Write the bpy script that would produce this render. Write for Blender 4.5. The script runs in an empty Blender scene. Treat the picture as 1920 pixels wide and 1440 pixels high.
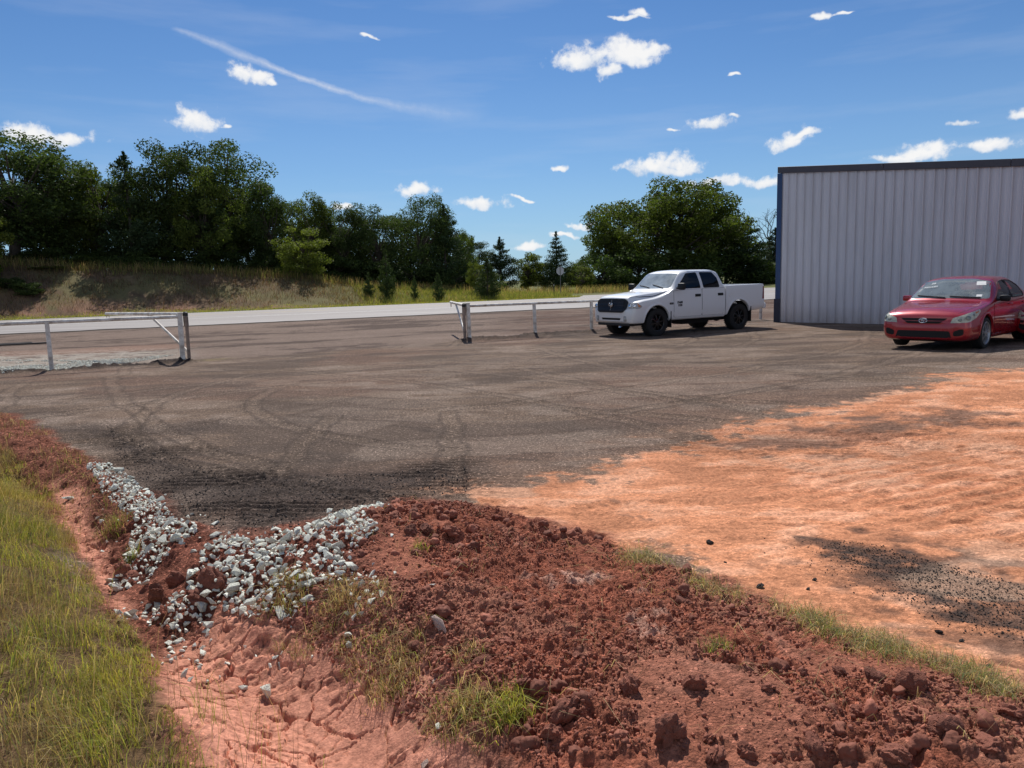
import bpy, bmesh, math, random
import numpy as np
from mathutils import Vector, Matrix
from mathutils.bvhtree import BVHTree

SC = bpy.context.scene
COL = SC.collection
rad = math.radians
RNG = np.random.default_rng(7)
random.seed(7)

# ------------------------------------------------------------------ camera
FPX, CAMH, ROLL = 1400.0, 1.75, 0.030
PITCH = math.atan(195.0 / FPX)
FW = np.array([0, math.cos(PITCH), -math.sin(PITCH)])
R0 = np.array([1.0, 0, 0])
U0 = np.array([0, math.sin(PITCH), math.cos(PITCH)])
CX = math.cos(ROLL) * R0 - math.sin(ROLL) * U0
CY = math.sin(ROLL) * R0 + math.cos(ROLL) * U0
CAM = np.array([0, 0, CAMH])

def ray(u, v):
    return FW + (u - 960) / FPX * CX + (720 - v) / FPX * CY

def at_z(u, v, z=0.0):
    d = ray(u, v)
    return CAM + d * ((z - CAMH) / d[2])

def at_y(u, v, y):
    d = ray(u, v)
    return CAM + d * (y / d[1])

cam_d = bpy.data.cameras.new("camera")
cam = bpy.data.objects.new("camera", cam_d)
COL.objects.link(cam)
cam_d.sensor_width = 36.0
cam_d.lens = FPX / 1920 * 36.0
cam_d.clip_start, cam_d.clip_end = 0.05, 5000
cam.matrix_world = Matrix(((CX[0], CY[0], -FW[0], 0), (CX[1], CY[1], -FW[1], 0),
                           (CX[2], CY[2], -FW[2], CAMH), (0, 0, 0, 1)))
SC.camera = cam

# ------------------------------------------------------------------ numpy noise
_TAB = np.random.default_rng(99).random(1024 * 1024).astype(np.float32)
def _hash(ix, iy, seed):
    ix = np.asarray(ix).astype(np.int64); iy = np.asarray(iy).astype(np.int64)
    return _TAB[(((iy + seed * 131) & 1023) << 10) | ((ix + seed * 317) & 1023)]

def vnoise(x, y, seed=0):
    x = np.asarray(x, float); y = np.asarray(y, float)
    ix, iy = np.floor(x), np.floor(y)
    fx, fy = x - ix, y - iy
    fx = fx * fx * fx * (fx * (fx * 6 - 15) + 10); fy = fy * fy * fy * (fy * (fy * 6 - 15) + 10)
    ix = ix.astype(np.int64); iy = iy.astype(np.int64)
    a = _hash(ix, iy, seed); b = _hash(ix + 1, iy, seed)
    c = _hash(ix, iy + 1, seed); d = _hash(ix + 1, iy + 1, seed)
    return (a + (b - a) * fx) * (1 - fy) + (c + (d - c) * fx) * fy

def fbm(x, y, o=4, seed=0, gain=0.5):
    s = 0; a = 1.0; t = 0
    for k in range(o):
        s = s + a * vnoise(x, y, seed + k * 17); t += a
        a *= gain; c, q = 0.8, 0.6
        x, y = (c * x - q * y) * 2.03 + 3.7, (q * x + c * y) * 2.03 - 1.3
    return s / t

def ss(a, b, x):
    t = np.clip((np.asarray(x, float) - a) / (b - a), 0, 1)
    return t * t * (3 - 2 * t)

def vor_edge(x, y, seed):
    ix, iy = np.floor(x), np.floor(y)
    f1 = np.full(x.shape, 9.0); f2 = np.full(x.shape, 9.0); cid = np.zeros(x.shape)
    for dx in (-1, 0, 1):
        for dy in (-1, 0, 1):
            cx, cy = ix + dx, iy + dy
            px = cx + 0.1 + 0.8 * _hash(cx, cy, seed); py = cy + 0.1 + 0.8 * _hash(cx, cy, seed + 5)
            d = np.hypot(x - px, y - py)
            nf = d < f1
            f2 = np.where(nf, f1, np.minimum(f2, d)); cid = np.where(nf, _hash(cx, cy, seed + 9), cid)
            f1 = np.where(nf, d, f1)
    return f2 - f1, cid

def sdf(poly, x, y):
    """signed distance to polygon, negative inside"""
    P = np.asarray(poly)[:, :2]
    d2 = np.full(x.shape, 1e18); ins = np.zeros(x.shape, bool)
    n = len(P)
    for i in range(n):
        ax, ay = P[i]; bx, by = P[(i + 1) % n]
        ex, ey = bx - ax, by - ay
        t = np.clip(((x - ax) * ex + (y - ay) * ey) / (ex * ex + ey * ey + 1e-12), 0, 1)
        d2 = np.minimum(d2, (x - ax - t * ex) ** 2 + (y - ay - t * ey) ** 2)
        c = ((ay > y) != (by > y)) & (x < ex * (y - ay) / (ey if abs(ey) > 1e-12 else 1e-12) + ax)
        ins ^= c
    d = np.sqrt(d2)
    return np.where(ins, -d, d)

def dline(pts, x, y):
    P = np.asarray(pts)[:, :2]; d2 = np.full(x.shape, 1e18)
    for (ax, ay), (bx, by) in zip(P[:-1], P[1:]):
        ex, ey = bx - ax, by - ay
        t = np.clip(((x - ax) * ex + (y - ay) * ey) / (ex * ex + ey * ey), 0, 1)
        d2 = np.minimum(d2, (x - ax - t * ex) ** 2 + (y - ay - t * ey) ** 2)
    return np.sqrt(d2)

def wpoly(px, z=0.0):
    return np.array([at_z(u, v, z) for u, v in px])

# ------------------------------------------------------------------ object helpers
def tag(o, label=None, cat=None, group=None, kind=None):
    if label: o["label"] = label
    if cat: o["category"] = cat
    if group: o["group"] = group
    if kind: o["kind"] = kind
    return o

def empty(name, loc=(0, 0, 0), rz=0.0, parent=None):
    o = bpy.data.objects.new(name, None)
    COL.objects.link(o); o.empty_display_size = 0.2
    o.location = loc; o.rotation_euler = (0, 0, rz)
    if parent: o.parent = parent
    return o

def link_mesh(name, me, mat=None, parent=None):
    o = bpy.data.objects.new(name, me)
    COL.objects.link(o)
    if mat is not None:
        me.materials.clear(); me.materials.append(mat)
    if parent is not None: o.parent = parent
    return o

def np_mesh(name, V, F, mat=None, parent=None, smooth=False, attrs=None, col=None):
    """F: (n,k) array of equal-size faces, or list of such arrays"""
    me = bpy.data.meshes.new(name)
    Fs = F if isinstance(F, list) else [F]
    V = np.asarray(V, np.float32)
    me.vertices.add(len(V)); me.vertices.foreach_set("co", V.ravel())
    nl = sum(f.size for f in Fs); nf = sum(len(f) for f in Fs)
    me.loops.add(nl); me.polygons.add(nf)
    me.loops.foreach_set("vertex_index", np.concatenate([f.ravel() for f in Fs]).astype(np.int32))
    starts = []; s = 0
    for f in Fs:
        k = f.shape[1]; starts.append(s + np.arange(len(f)) * k); s += f.size
    me.polygons.foreach_set("loop_start", np.concatenate(starts).astype(np.int32))
    if smooth: me.polygons.foreach_set("use_smooth", np.ones(nf, bool))
    me.update(calc_edges=True)
    if col is not None:
        a = me.color_attributes.new("tint", 'FLOAT_COLOR', 'POINT')
        a.data.foreach_set("color", np.concatenate([col, np.ones((len(col), 1))], 1).astype(np.float32).ravel())
    for k, arr in (attrs or {}).items():
        a = me.attributes.new(k, 'FLOAT', 'POINT'); a.data.foreach_set("value", np.asarray(arr, np.float32))
    return link_mesh(name, me, mat, parent)

def bm_obj(name, bm, mat, parent=None, smooth=False, angle=None):
    bmesh.ops.recalc_face_normals(bm, faces=bm.faces[:])
    me = bpy.data.meshes.new(name); bm.to_mesh(me); bm.free()
    if smooth or angle:
        me.polygons.foreach_set("use_smooth", np.ones(len(me.polygons), bool))
        if angle: me.set_sharp_from_angle(angle=rad(angle))
    return link_mesh(name, me, mat, parent)

def add_box(bm, c, s, rot=None, bevel=0.0):
    r = bmesh.ops.create_cube(bm, size=1.0)
    vs = r['verts']
    M = Matrix.Translation(c) @ (rot.to_4x4() if rot is not None else Matrix()) @ Matrix.Diagonal((s[0], s[1], s[2], 1))
    bmesh.ops.transform(bm, matrix=M, verts=vs)
    if bevel > 0:
        es = list({e for v in vs for e in v.link_edges})
        bmesh.ops.bevel(bm, geom=es, offset=bevel, segments=2, affect='EDGES', profile=0.5)

def add_tube(bm, pts, rads, seg=8, cap=True):
    pts = [Vector(p) for p in pts]
    if not hasattr(rads, '__len__'): rads = [rads] * len(pts)
    rings = []
    up = Vector((0, 0, 1))
    for i, p in enumerate(pts):
        t = (pts[min(i + 1, len(pts) - 1)] - pts[max(i - 1, 0)]).normalized()
        a = t.cross(up if abs(t.z) < 0.95 else Vector((1, 0, 0))).normalized(); b = t.cross(a)
        rings.append([bm.verts.new(p + (a * math.cos(2 * math.pi * k / seg) + b * math.sin(2 * math.pi * k / seg)) * rads[i]) for k in range(seg)])
    for r0, r1 in zip(rings[:-1], rings[1:]):
        for k in range(seg):
            bm.faces.new((r0[k], r0[(k + 1) % seg], r1[(k + 1) % seg], r1[k]))
    if cap:
        bm.faces.new(rings[0]); bm.faces.new(rings[-1])

def add_lathe(bm, prof, seg=32, axis='Y', c=(0, 0, 0)):
    """prof: list of (radius, offset along axis); closed ring if first==last"""
    rings = []
    for r, h in prof:
        ring = []
        for k in range(seg):
            a = 2 * math.pi * k / seg
            p = {'Y': (r * math.cos(a), h, r * math.sin(a)), 'Z': (r * math.cos(a), r * math.sin(a), h)}[axis]
            ring.append(bm.verts.new((p[0] + c[0], p[1] + c[1], p[2] + c[2])))
        rings.append(ring)
    for r0, r1 in zip(rings[:-1], rings[1:]):
        for k in range(seg):
            bm.faces.new((r0[k], r0[(k + 1) % seg], r1[(k + 1) % seg], r1[k]))
    return rings

def copy_tree(o, parent=None):
    c = o.copy(); COL.objects.link(c)
    c.parent = parent
    for ch in list(o.children): copy_tree(ch, c)
    return c

# ------------------------------------------------------------------ materials
def new_mat(name):
    m = bpy.data.materials.new(name); m.use_nodes = True
    nt = m.node_tree; nt.nodes.clear()
    out = nt.nodes.new("ShaderNodeOutputMaterial")
    return m, nt, out

def nd(nt, typ, **kw):
    n = nt.nodes.new(typ)
    for k, v in kw.items():
        if k in n.inputs: n.inputs[k].default_value = v
        else: setattr(n, k, v)
    return n

def mth(nt, op, a, b=None, c=None, clamp=False):
    n = nt.nodes.new("ShaderNodeMath"); n.operation = op; n.use_clamp = clamp
    for i, s in enumerate((a, b, c)):
        if s is None: continue
        if isinstance(s, (int, float)): n.inputs[i].default_value = s
        else: nt.links.new(s, n.inputs[i])
    return n.outputs[0]

def ramp(nt, fac, stops):
    n = nt.nodes.new("ShaderNodeValToRGB"); cr = n.color_ramp
    while len(cr.elements) < len(stops): cr.elements.new(0.5)
    for e, (p, c) in zip(cr.elements, stops):
        e.position = p; e.color = (c[0], c[1], c[2], 1) if hasattr(c, '__len__') else (c, c, c, 1)
    nt.links.new(fac, n.inputs[0]); return n.outputs[0]

def mixc(nt, fac, a, b, mode='MIX'):
    n = nt.nodes.new("ShaderNodeMix"); n.data_type = 'RGBA'; n.blend_type = mode
    for i, s in ((0, fac), (6, a), (7, b)):
        if isinstance(s, (int, float)): n.inputs[i].default_value = s
        elif isinstance(s, tuple): n.inputs[i].default_value = (*s[:3], 1)
        else: nt.links.new(s, n.inputs[i])
    return n.outputs[2]

def simple(name, col, rough=0.5, metal=0.0, coat=0.0, var=0.0, vscale=6.0, bump=0.0, bscale=200.0, var2=None, spec=None, emit=None):
    m, nt, out = new_mat(name)
    p = nd(nt, "ShaderNodeBsdfPrincipled"); nt.links.new(p.outputs[0], out.inputs[0])
    p.inputs["Roughness"].default_value = rough; p.inputs["Metallic"].default_value = metal
    p.inputs["Coat Weight"].default_value = coat; p.inputs["Coat Roughness"].default_value = 0.04
    if spec is not None: p.inputs["Specular IOR Level"].default_value = spec
    p.inputs["Base Color"].default_value = (*col, 1)
    tc = nd(nt, "ShaderNodeTexCoord")
    if var:
        n = nd(nt, "ShaderNodeTexNoise", Scale=vscale, Detail=6.0, Roughness=0.65)
        nt.links.new(tc.outputs["Object"], n.inputs["Vector"])
        lo = tuple(c * (1 - var) for c in col) if var2 is None else var2
        hi = tuple(min(1, c * (1 + var * 0.6)) for c in col)
        nt.links.new(ramp(nt, n.outputs["Fac"], [(0.32, lo), (0.62, hi)]), p.inputs["Base Color"])
        r = mth(nt, 'MULTIPLY_ADD', n.outputs["Fac"], 0.25, rough - 0.1, clamp=True)
        nt.links.new(r, p.inputs["Roughness"])
    if bump:
        n2 = nd(nt, "ShaderNodeTexNoise", Scale=bscale, Detail=4.0)
        nt.links.new(tc.outputs["Object"], n2.inputs["Vector"])
        b = nd(nt, "ShaderNodeBump", Strength=bump, Distance=0.01)
        nt.links.new(n2.outputs["Fac"], b.inputs["Height"]); nt.links.new(b.outputs[0], p.inputs["Normal"])
    return m
# ------------------------------------------------------------------ layout of the place (metres, x right, y away, z up)
ZF = -0.12                                              # level of the far ground
def fitline(pts):
    P = np.array([at_z(u, v, ZF)[:2] for u, v in pts]); k, c = np.polyfit(P[:, 0], P[:, 1], 1); return k, c
k1, c1 = fitline([(0, 628), (333, 613), (640, 597), (1107, 577.5)])
RD = np.array([1, k1]) / math.hypot(1, k1)              # along the highway
RN = np.array([-RD[1], RD[0]])                          # across, away from camera
RO = np.array([0, c1])
def road_sa(x, y):
    return (x - RO[0]) * RN[0] + (y - RO[1]) * RN[1], (x - RO[0]) * RD[0] + (y - RO[1]) * RD[1]
_fe = [at_z(u, v, ZF) for u, v in ((0, 602), (333, 587.5), (640, 577), (1080, 558))]
RW = float(np.mean([road_sa(p[0], p[1])[0] for p in _fe]))
def on_s(u, s, v=560):
    """ground point in the direction of picture column u at distance s from the near road edge"""
    d = ray(u, v); d = d[:2] / np.linalg.norm(d[:2])
    t = (s - ((0 - RO[0]) * RN[0] + (0 - RO[1]) * RN[1])) / (d @ RN)
    return d * t
CREST = RW + 15.0
_a, _z = [], []
for u, v in ((-300, 488), (0, 496), (60, 497), (130, 503), (200, 507), (300, 508), (400, 511), (500, 517), (580, 524), (640, 532), (720, 541), (800, 545)):
    p = on_s(u, CREST, v); d = ray(u, v); z = CAMH + d[2] * (p[1] / d[1]); a = road_sa(p[0], p[1])[1]
    _a.append(a); _z.append(max(z, ZF + 0.15))
_a += [_a[-1] + 12, _a[-1] + 30]; _z += [ZF + 0.1, ZF + 0.05]

FENCE = [at_z(-400, 714), at_z(97, 692), at_z(343, 673)]
FENCE_L = np.array(FENCE)[:, :2]
f0 = at_z(880, 637, -0.08)[:2]; fdir = np.array([1, 0.58]) / math.hypot(1, 0.58)
def fence_r(u, v=600):
    d = ray(u, v); A = np.array([[d[0], -fdir[0]], [d[1], -fdir[1]]]); t = np.linalg.solve(A, f0); return f0 + fdir * t[1]
FENCE_R = np.array([f0, fence_r(1003), fence_r(1109), fence_r(1218), fence_r(1322), fence_r(1426)])

# picture outlines laid out on the ground
P_CLAY = wpoly([(905, 945), (925, 908), (1010, 912), (1150, 893), (1235, 850), (1330, 826), (1450, 795), (1570, 762), (1700, 738), (1800, 702), (1930, 690),
                (2500, 660), (2900, 1000), (2500, 1500), (1930, 1330), (1700, 1215), (1500, 1185), (1400, 1140), (1260, 1090), (1150, 1050), (1000, 1010), (930, 985)])
P_EARTH = wpoly([(160, 870), (240, 925), (330, 975), (430, 1006), (600, 985), (760, 945), (900, 955), (1000, 1050), (1100, 1300), (1000, 1640), (300, 1640), (200, 1150), (100, 960), (0, 850), (-400, 790), (0, 780), (90, 810)], -.03)
P_MOUND = wpoly([(600, 985), (760, 945), (880, 950), (960, 965), (1100, 1000), (1260, 1060), (1500, 1165), (1750, 1255), (1990, 1350), (2300, 1560), (1000, 1640), (930, 1400), (800, 1220), (690, 1150), (640, 1050)])
P_CRACK = wpoly([(330, 1195), (450, 1170), (540, 1215), (640, 1262), (740, 1320), (830, 1420), (900, 1600), (420, 1700), (330, 1420), (285, 1290)], -0.2)
P_CRACK2 = wpoly([(100, 905), (150, 925), (190, 1000), (215, 1060), (270, 1150), (230, 1140), (170, 1060), (120, 980)], -0.15)
P_GRASS = wpoly([(-600, 800), (0, 850), (45, 872), (95, 930), (140, 1010), (190, 1085), (240, 1125), (285, 1180), (300, 1270), (345, 1360), (420, 1450), (520, 1650), (-800, 1900)], 0.02)
P_BERM = wpoly([(-500, 740), (0, 776), (60, 790), (160, 870), (215, 935), (235, 1000), (200, 1050), (140, 960), (80, 890), (0, 850), (-500, 790)])
P_ROCK = [wpoly([(165, 866), (205, 868), (255, 900), (300, 935), (250, 960), (225, 935), (190, 905)]),
          wpoly([(240, 925), (300, 935), (335, 978), (372, 990), (350, 1010), (290, 1030), (240, 1040), (205, 1050), (190, 1042), (230, 1000), (255, 960)]),
          wpoly([(205, 1088), (240, 1075), (330, 1085), (365, 1060), (380, 1030), (430, 1012), (520, 1018), (600, 1000), (660, 985), (690, 1000), (712, 1035), (690, 1050), (655, 1070), (668, 1110), (600, 1118), (545, 1150), (455, 1130), (400, 1105), (385, 1150), (335, 1145), (300, 1115), (240, 1105)]),
          wpoly([(310, 1140), (385, 1135), (375, 1170), (340, 1205), (312, 1185)]),
          wpoly([(575, 988), (640, 962), (715, 950), (722, 958), (660, 978), (600, 1000)]),
          wpoly([(500, 1150), (545, 1140), (548, 1175), (500, 1190)]),
          wpoly([(640, 1120), (672, 1090), (722, 1135), (705, 1160), (665, 1185), (645, 1160)])]
P_ROCKS_ALL = P_ROCK[1:4]
P_LOTDARK = wpoly([(110, 800), (200, 790), (420, 880), (640, 880), (860, 860), (900, 905), (720, 945), (560, 1000), (430, 1010), (330, 965), (215, 860)])
P_STREAK = wpoly([(1560, 1022), (1640, 1030), (1740, 1052), (1930, 1105), (2200, 1160), (2200, 1260), (1930, 1195), (1780, 1150), (1680, 1100), (1600, 1062)])
P_STREAK2 = wpoly([(1350, 832), (1450, 818), (1560, 800), (1660, 770), (1840, 770), (1860, 792), (1740, 800), (1620, 835), (1500, 850), (1380, 845)])
P_LIGHTG = wpoly([(-500, 680), (0, 655), (330, 646), (335, 664), (100, 688), (-500, 730)])
P_REDG = wpoly([(-200, 660), (100, 650), (230, 643), (345, 638), (340, 646), (220, 653), (60, 660)])
DITCH = [at_z(u, v, -0.2)[:2] for u, v in ((-60, 880), (105, 945), (175, 1040), (255, 1150), (380, 1235), (520, 1310), (640, 1420), (760, 1700))]
MOUNDS = [(790, 985, .11, .40), (700, 1050, .03, .3), (860, 1060, .04, .5), (770, 1130, .09, .28), (960, 1180, .05, .4), (880, 1290, .05, .2), (1200, 1300, .05, .42), (1150, 1180, .02, .5),
          (1480, 1330, .05, .5), (1750, 1400, .06, .45), (1130, 1440, .08, .25), (1350, 1180, .02, .5), (1900, 1470, .06, .4),
          (450, 1075, .05, .28), (600, 1060, .06, .3), (300, 1100, .05, .2), (500, 1140, .04, .15), (110, 900, .05, .3), (300, 1000, .03, .2)]
MOUNDS = [(*at_z(u, v, h * .5)[:2], h, s) for u, v, h, s in MOUNDS]

def height0(x, y):
    x = np.asarray(x, float); y = np.asarray(y, float)
    z = ZF * ss(13, 21, y)
    near = y < 14
    if near.any():
        xn, yn = x[near], y[near]; dz = np.zeros(xn.shape)
        for mx, my, h, s in MOUNDS:
            dz += h * np.exp(-((xn - mx) ** 2 + (yn - my) ** 2) / (2 * s * s))
        dd = dline(DITCH, xn, yn); dz -= 0.24 * np.exp(-(dd / 0.36) ** 2)
        g = sdf(P_GRASS, xn, yn); dz += 0.16 * ss(0.1, 1.3, -g)
        z[near] += dz
    s, a = road_sa(x, y)
    hb = np.interp(a, _a, _z) - ZF
    t = ss(RW + 2.5, CREST, s)
    z = z + hb * t
    fd = np.minimum(dline(FENCE_L, x, y), dline(FENCE_R[:4], x, y))
    z = z + 0.07 * np.exp(-(fd / 0.35) ** 2) * (0.4 + vnoise(x * 1.3, y * 1.3, 3))
    return z

LOT = (.152, .106, .077)
def ground_field(x, y):
    x = np.asarray(x, float).ravel(); y = np.asarray(y, float).ravel()
    Z = np.zeros(x.shape); C = np.zeros(x.shape + (3,)); G = np.zeros(x.shape); W = {}
    for lo, hi in ((-1e9, 6.5), (6.5, 15.2), (15.2, 19.0), (19.0, 1e9)):
        m = (y >= lo) & (y < hi)
        if m.any():
            Z[m], C[m], G[m], w = _field(x[m], y[m])
            for k, v in w.items(): W.setdefault(k, np.zeros(x.shape))[m] = v
    return Z, C, G, W

def slump(x, y):
    return ss(.50, .60, fbm(x * 1.25 + 4, y * 1.5, 3, 241))

def _field(x, y):
    """height, colour, bump weight"""
    x = np.asarray(x, float); y = np.asarray(y, float)
    z = height0(x, y)
    N = x.shape
    s, a = road_sa(x, y)
    n1 = fbm(x * .55, y * .9, 4, 11); n2 = fbm(x * 2.2, y * 3.2, 4, 23); n3 = fbm(x * 9, y * 9, 3, 31)
    nst = fbm(x * .42 + y * .2, y * 1.15 - x * .3, 5, 41)            # long streaks left by grading
    C = np.empty(N + (3,))
    def mix(c, w):
        c = np.asarray(c, float); w = np.clip(w, 0, 1)[..., None]; C[...] = C * (1 - w) + c * w
    C[...] = LOT
    C *= (0.72 + .55 * n1)[..., None]
    mix((.235, .178, .140), ss(.50, .66, nst) * .70 * ss(.40, .58, n2 * .55 + n1 * .45 + .03))
    mix((.074, .055, .045), ss(.50, .36, nst) * .6)
    mix((.165, .098, .070), ss(.50, .70, fbm(x * .3, y * .3, 3, 77)) * .45)
    lines = ss(.80, .97, 1 - np.abs(2 * fbm(x * .22 + 5, y * .9 + x * .25, 3, 79) - 1) * 3.2)
    mix((.048, .036, .030), lines * .45 * ss(.4, .6, n1))
    rough = np.full(N, .55)
    z = z + (n2 - .5) * .022 * ss(30, 12, y) + (n3 - .5) * .006
    # graded panels: faint lighter and darker strips left by the blade, two passes at an angle
    for ang, lx, ly, sd_, am in ((.10, 3.4, 1.05, 211, .55), (-.42, 2.6, .8, 223, .35)):
        u_ = (x * math.cos(ang) + y * math.sin(ang)) / lx + (n1 - .5) * .35; v_ = (-x * math.sin(ang) + y * math.cos(ang)) / ly + (n1 - .5) * .3
        u_ = u_ + _hash(np.floor(v_), np.zeros(N), sd_) * 3
        cell = _hash(np.floor(u_), np.floor(v_), sd_ + 1); fv = v_ - np.floor(v_); fu = u_ - np.floor(u_)
        w_ = ss(0, .10, fv) * ss(1, .86, fv) * ss(0, .06, fu) * ss(1, .94, fu) * ss(.36, .56, n2 * .4 + n1 * .6) * (s < -.5)
        mix((.235, .178, .140), w_ * ss(.55, .9, cell) * am); mix((.078, .058, .047), w_ * ss(.35, .05, cell) * am)
        mix((.062, .046, .038), np.exp(-((fv - .03) / .03) ** 2) * ss(.5, .6, cell) * .35 * (s < -.5))
    # wheel tracks: pairs of arcs over the lot, each with a pale pressed middle, dark edges and tread bars
    onlot = (s < -.5) * 1.0
    tr_r = np.random.default_rng(12)
    for k in range(18):
        cx, cy = tr_r.uniform(-22, 22), tr_r.uniform(-14, 34); r0 = abs(math.hypot(cx - tr_r.uniform(-7, 8), cy - tr_r.uniform(7, 18)))
        if r0 < 4.5: r0 += 4.5
        for dr in (0.0, 1.62):
            q = np.hypot(x - cx, y - cy) - (r0 + dr) + (n1 - .5) * .35
            if np.abs(q).min() > .3: continue
            th = np.arctan2(y - cy, x - cx) * (r0 + dr)
            win = ss(.44, .58, fbm(th * .12 + k * 9, th * 0, 2, 7 + k)) * onlot
            edge = np.exp(-((np.abs(q) - .13) / .035) ** 2) * win; mid = np.exp(-(q / .10) ** 2) * win
            mix((.215, .158, .118), mid * .27); mix((.066, .048, .038), edge * .52)
            bar = np.sin(th * 2 * math.pi / .095 + np.abs(q) * 14)
            z = z + (bar * .006 * mid + edge * .010 - mid * .010) * ss(16, 9, y)
            mix((.052, .040, .034), mid * ss(.1, .9, bar) * .35 * ss(16, 8, y))
    wc = wm = wb = wk = wg = crack = np.zeros(N)
    if y.min() < 19.0:
        # churned dark edge with tread ripples
        dk = sdf(P_LOTDARK, x, y)
        wd = ss(.25, -.5, dk + (n2 - .5) * .8)
        mix((.050, .037, .031), wd * .82)
        rip = np.sin((y + .12 * x + .10 * n2 + .05 * n1) * 2 * math.pi / .105)
        rm = ss(.5, -.4, dk + (n1 - .5) * 1.2) * ss(5.0, 6.0, y) * ss(.35, .55, fbm(x * 1.1, y * 1.6, 2, 91))
        rm2 = ss(.56, .66, fbm(x * .35, y * .8, 3, 93)) * ss(11, 9, y) * ss(4.5, 6, y) * .45
        z = z + rip * .015 * np.maximum(rm, rm2 * onlot)
        mix((.105, .080, .064), np.maximum(rm, rm2 * onlot) * ss(.2, 1, rip) * .35)
        # clay pad
        ck = sdf(P_CLAY, x, y)
        wc = ss(.20, -.20, ck + (n2 - .5) * 1.15 + (n3 - .5) * .95 + (n1 - .5) * .8)
        ncl = fbm(x * 2.4 + y * .5, y * 4.2 - x * .7, 5, 55)
        cl = np.array([.60, .258, .134]) * (0.80 + .38 * n1)[..., None] + np.array([.14, .115, .09]) * (ss(.52, .75, ncl) * .9)[..., None]
        mix((.27, .165, .110), ss(.75, -.1, ck + (n2 - .5) * 1.3 + (n3 - .5) * .6) * .55)
        cl = cl * (1 - .20 * ss(.50, .34, ncl))[..., None] * (.86 + .28 * n3)[..., None]
        mix(cl, wc)
        nsk = fbm(x * 2.0 + y * 1.4, y * 6.0 + x * 2.0, 4, 57); cd = ss(.36, -.10, sdf(P_STREAK, x, y) + (n2 - .5) * .6 + (n3 - .5) * .7 + (nsk - .5) * .8); mix((.062, .047, .040), cd * wc * (.72 + .26 * ss(.3, .6, nsk)))
        cd2 = ss(.3, -.3, sdf(P_STREAK2, x, y) + (n2 - .5) * 1.6 + (n3 - .5) * .6); mix((.105, .078, .064), cd2 * wc * .75)
        sp = ss(.66, .74, n3 * .6 + n2 * .4) * ss(2.2, .0, np.abs(ck)); mix((.10, .074, .06), sp * wc * .7)
        mix((.64, .43, .30), ss(.58, .75, fbm(x * 1.3, y * 1.8, 4, 66)) * wc * .35)
        rut = np.sin((y - .42 * x + .16 * n2 + .3 * n1) * 2 * math.pi / .19)
        rp = np.array(at_z(1830, 915)[:2]); rmk = np.exp(-(((x - rp[0]) / 1.7) ** 2 + ((y - rp[1]) / 1.0) ** 2))
        z = z + wc * ((ncl - .5) * .016 + (n3 - .5) * .012 + (fbm(x * 30, y * 30, 2, 171) - .5) * .006 + rut * .010 * rmk)
        mix((.42, .14, .065), rmk * wc * ss(.1, -.9, rut) * .5)
        tr2 = np.zeros(N)
        for cx, cy, r in ((10, 16, 9.2), (10, 16, 10.7), (0, -4, 12.4), (-2, -6, 14.9)):
            q = np.hypot(x - cx, y - cy) - r + (n1 - .5) * .5
            tr2 = np.maximum(tr2, np.exp(-(q / .16) ** 2) * ss(.35, .55, fbm(x * .7 + r, y * .7, 2, 8)))
        tread = np.sin((x * 1.2 + y * .5 + n2 * .2) * 2 * math.pi / .09)
        z = z - wc * tr2 * (.012 + .010 * tread); mix((.42, .17, .09), tr2 * wc * .5)
    if y.min() < 15.0:
        # red earth mound
        mk = sdf(P_MOUND, x, y)
        wm = ss(.10, -.14, mk + (n2 - .5) * .5)
        zsm = z.copy()
        n4 = fbm(x * 22, y * 22, 3, 101); n5 = fbm(x * 7, y * 7, 3, 103)
        mcol = np.array([.325, .112, .068]) * (.60 + .80 * n5)[..., None]
        mix(mcol, wm); mix((.40, .175, .115), wm * ss(.50, .66, fbm(x * 1.7, y * 1.7, 4, 181)) * .8)
        pale = ss(.60, .72, fbm(x * 3.2, y * 3.2, 4, 107)) * ss(-.1, -.5, mk) * np.exp(-((x - .55) ** 2 / .5 + (y - 4.1) ** 2 / 1.6))
        mix((.55, .33, .25), pale * wm * .95)
        n6 = fbm(x * 48, y * 48, 2, 151)
        sl = slump(x, y); mix(np.array([.36, .140, .088]) * (.8 + .4 * n4)[..., None], wm * sl * .75)
        z = z + wm * ((np.abs(n5 - .5) * -.09 + (n4 - .5) * .060 + (n6 - .5) * .034) * (1 - .72 * sl) + .02)
        we = ss(.12, -.10, sdf(P_EARTH, x, y) + (n2 - .5) * .4) * (1 - wm)
        mix(np.array([.20, .075, .048]) * (.55 + .85 * n5)[..., None], we); z = z + we * ((n4 - .5) * .03 + (n5 - .5) * .03)
        # berm of red soil on the left  and earth between the white rocks
        wb = ss(.15, -.1, sdf(P_BERM, x, y) + (n2 - .5) * .5)
        mix(np.array([.20, .078, .050]) * (.6 + .8 * n5)[..., None], wb)
        for P in P_ROCKS_ALL:
            wr = ss(.16, -.06, sdf(P, x, y) + (n2 - .5) * .3); mix(np.array([.19, .068, .045]) * (.6 + .8 * n5)[..., None], wr); wb = np.maximum(wb, wr)
        z = z + wb * ((n4 - .5) * .045 + (n5 - .5) * .05)
        # between mound, cracked pan and rocks: rough reddish earth
        near = (y < 5.2)
        ex = ss(0, .15, -sdf(wpoly([(560, 1130), (720, 1130), (860, 1240), (1010, 1420), (1000, 1640), (860, 1640), (760, 1400), (690, 1310), (580, 1230), (480, 1180)], -.1), x, y) + (n2 - .5) * .3)
        mix(np.array([.30, .125, .085]) * (.6 + .8 * n5)[..., None], ex); z = z + ex * ((n4 - .5) * .03 + (n5 - .5) * .03)
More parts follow.
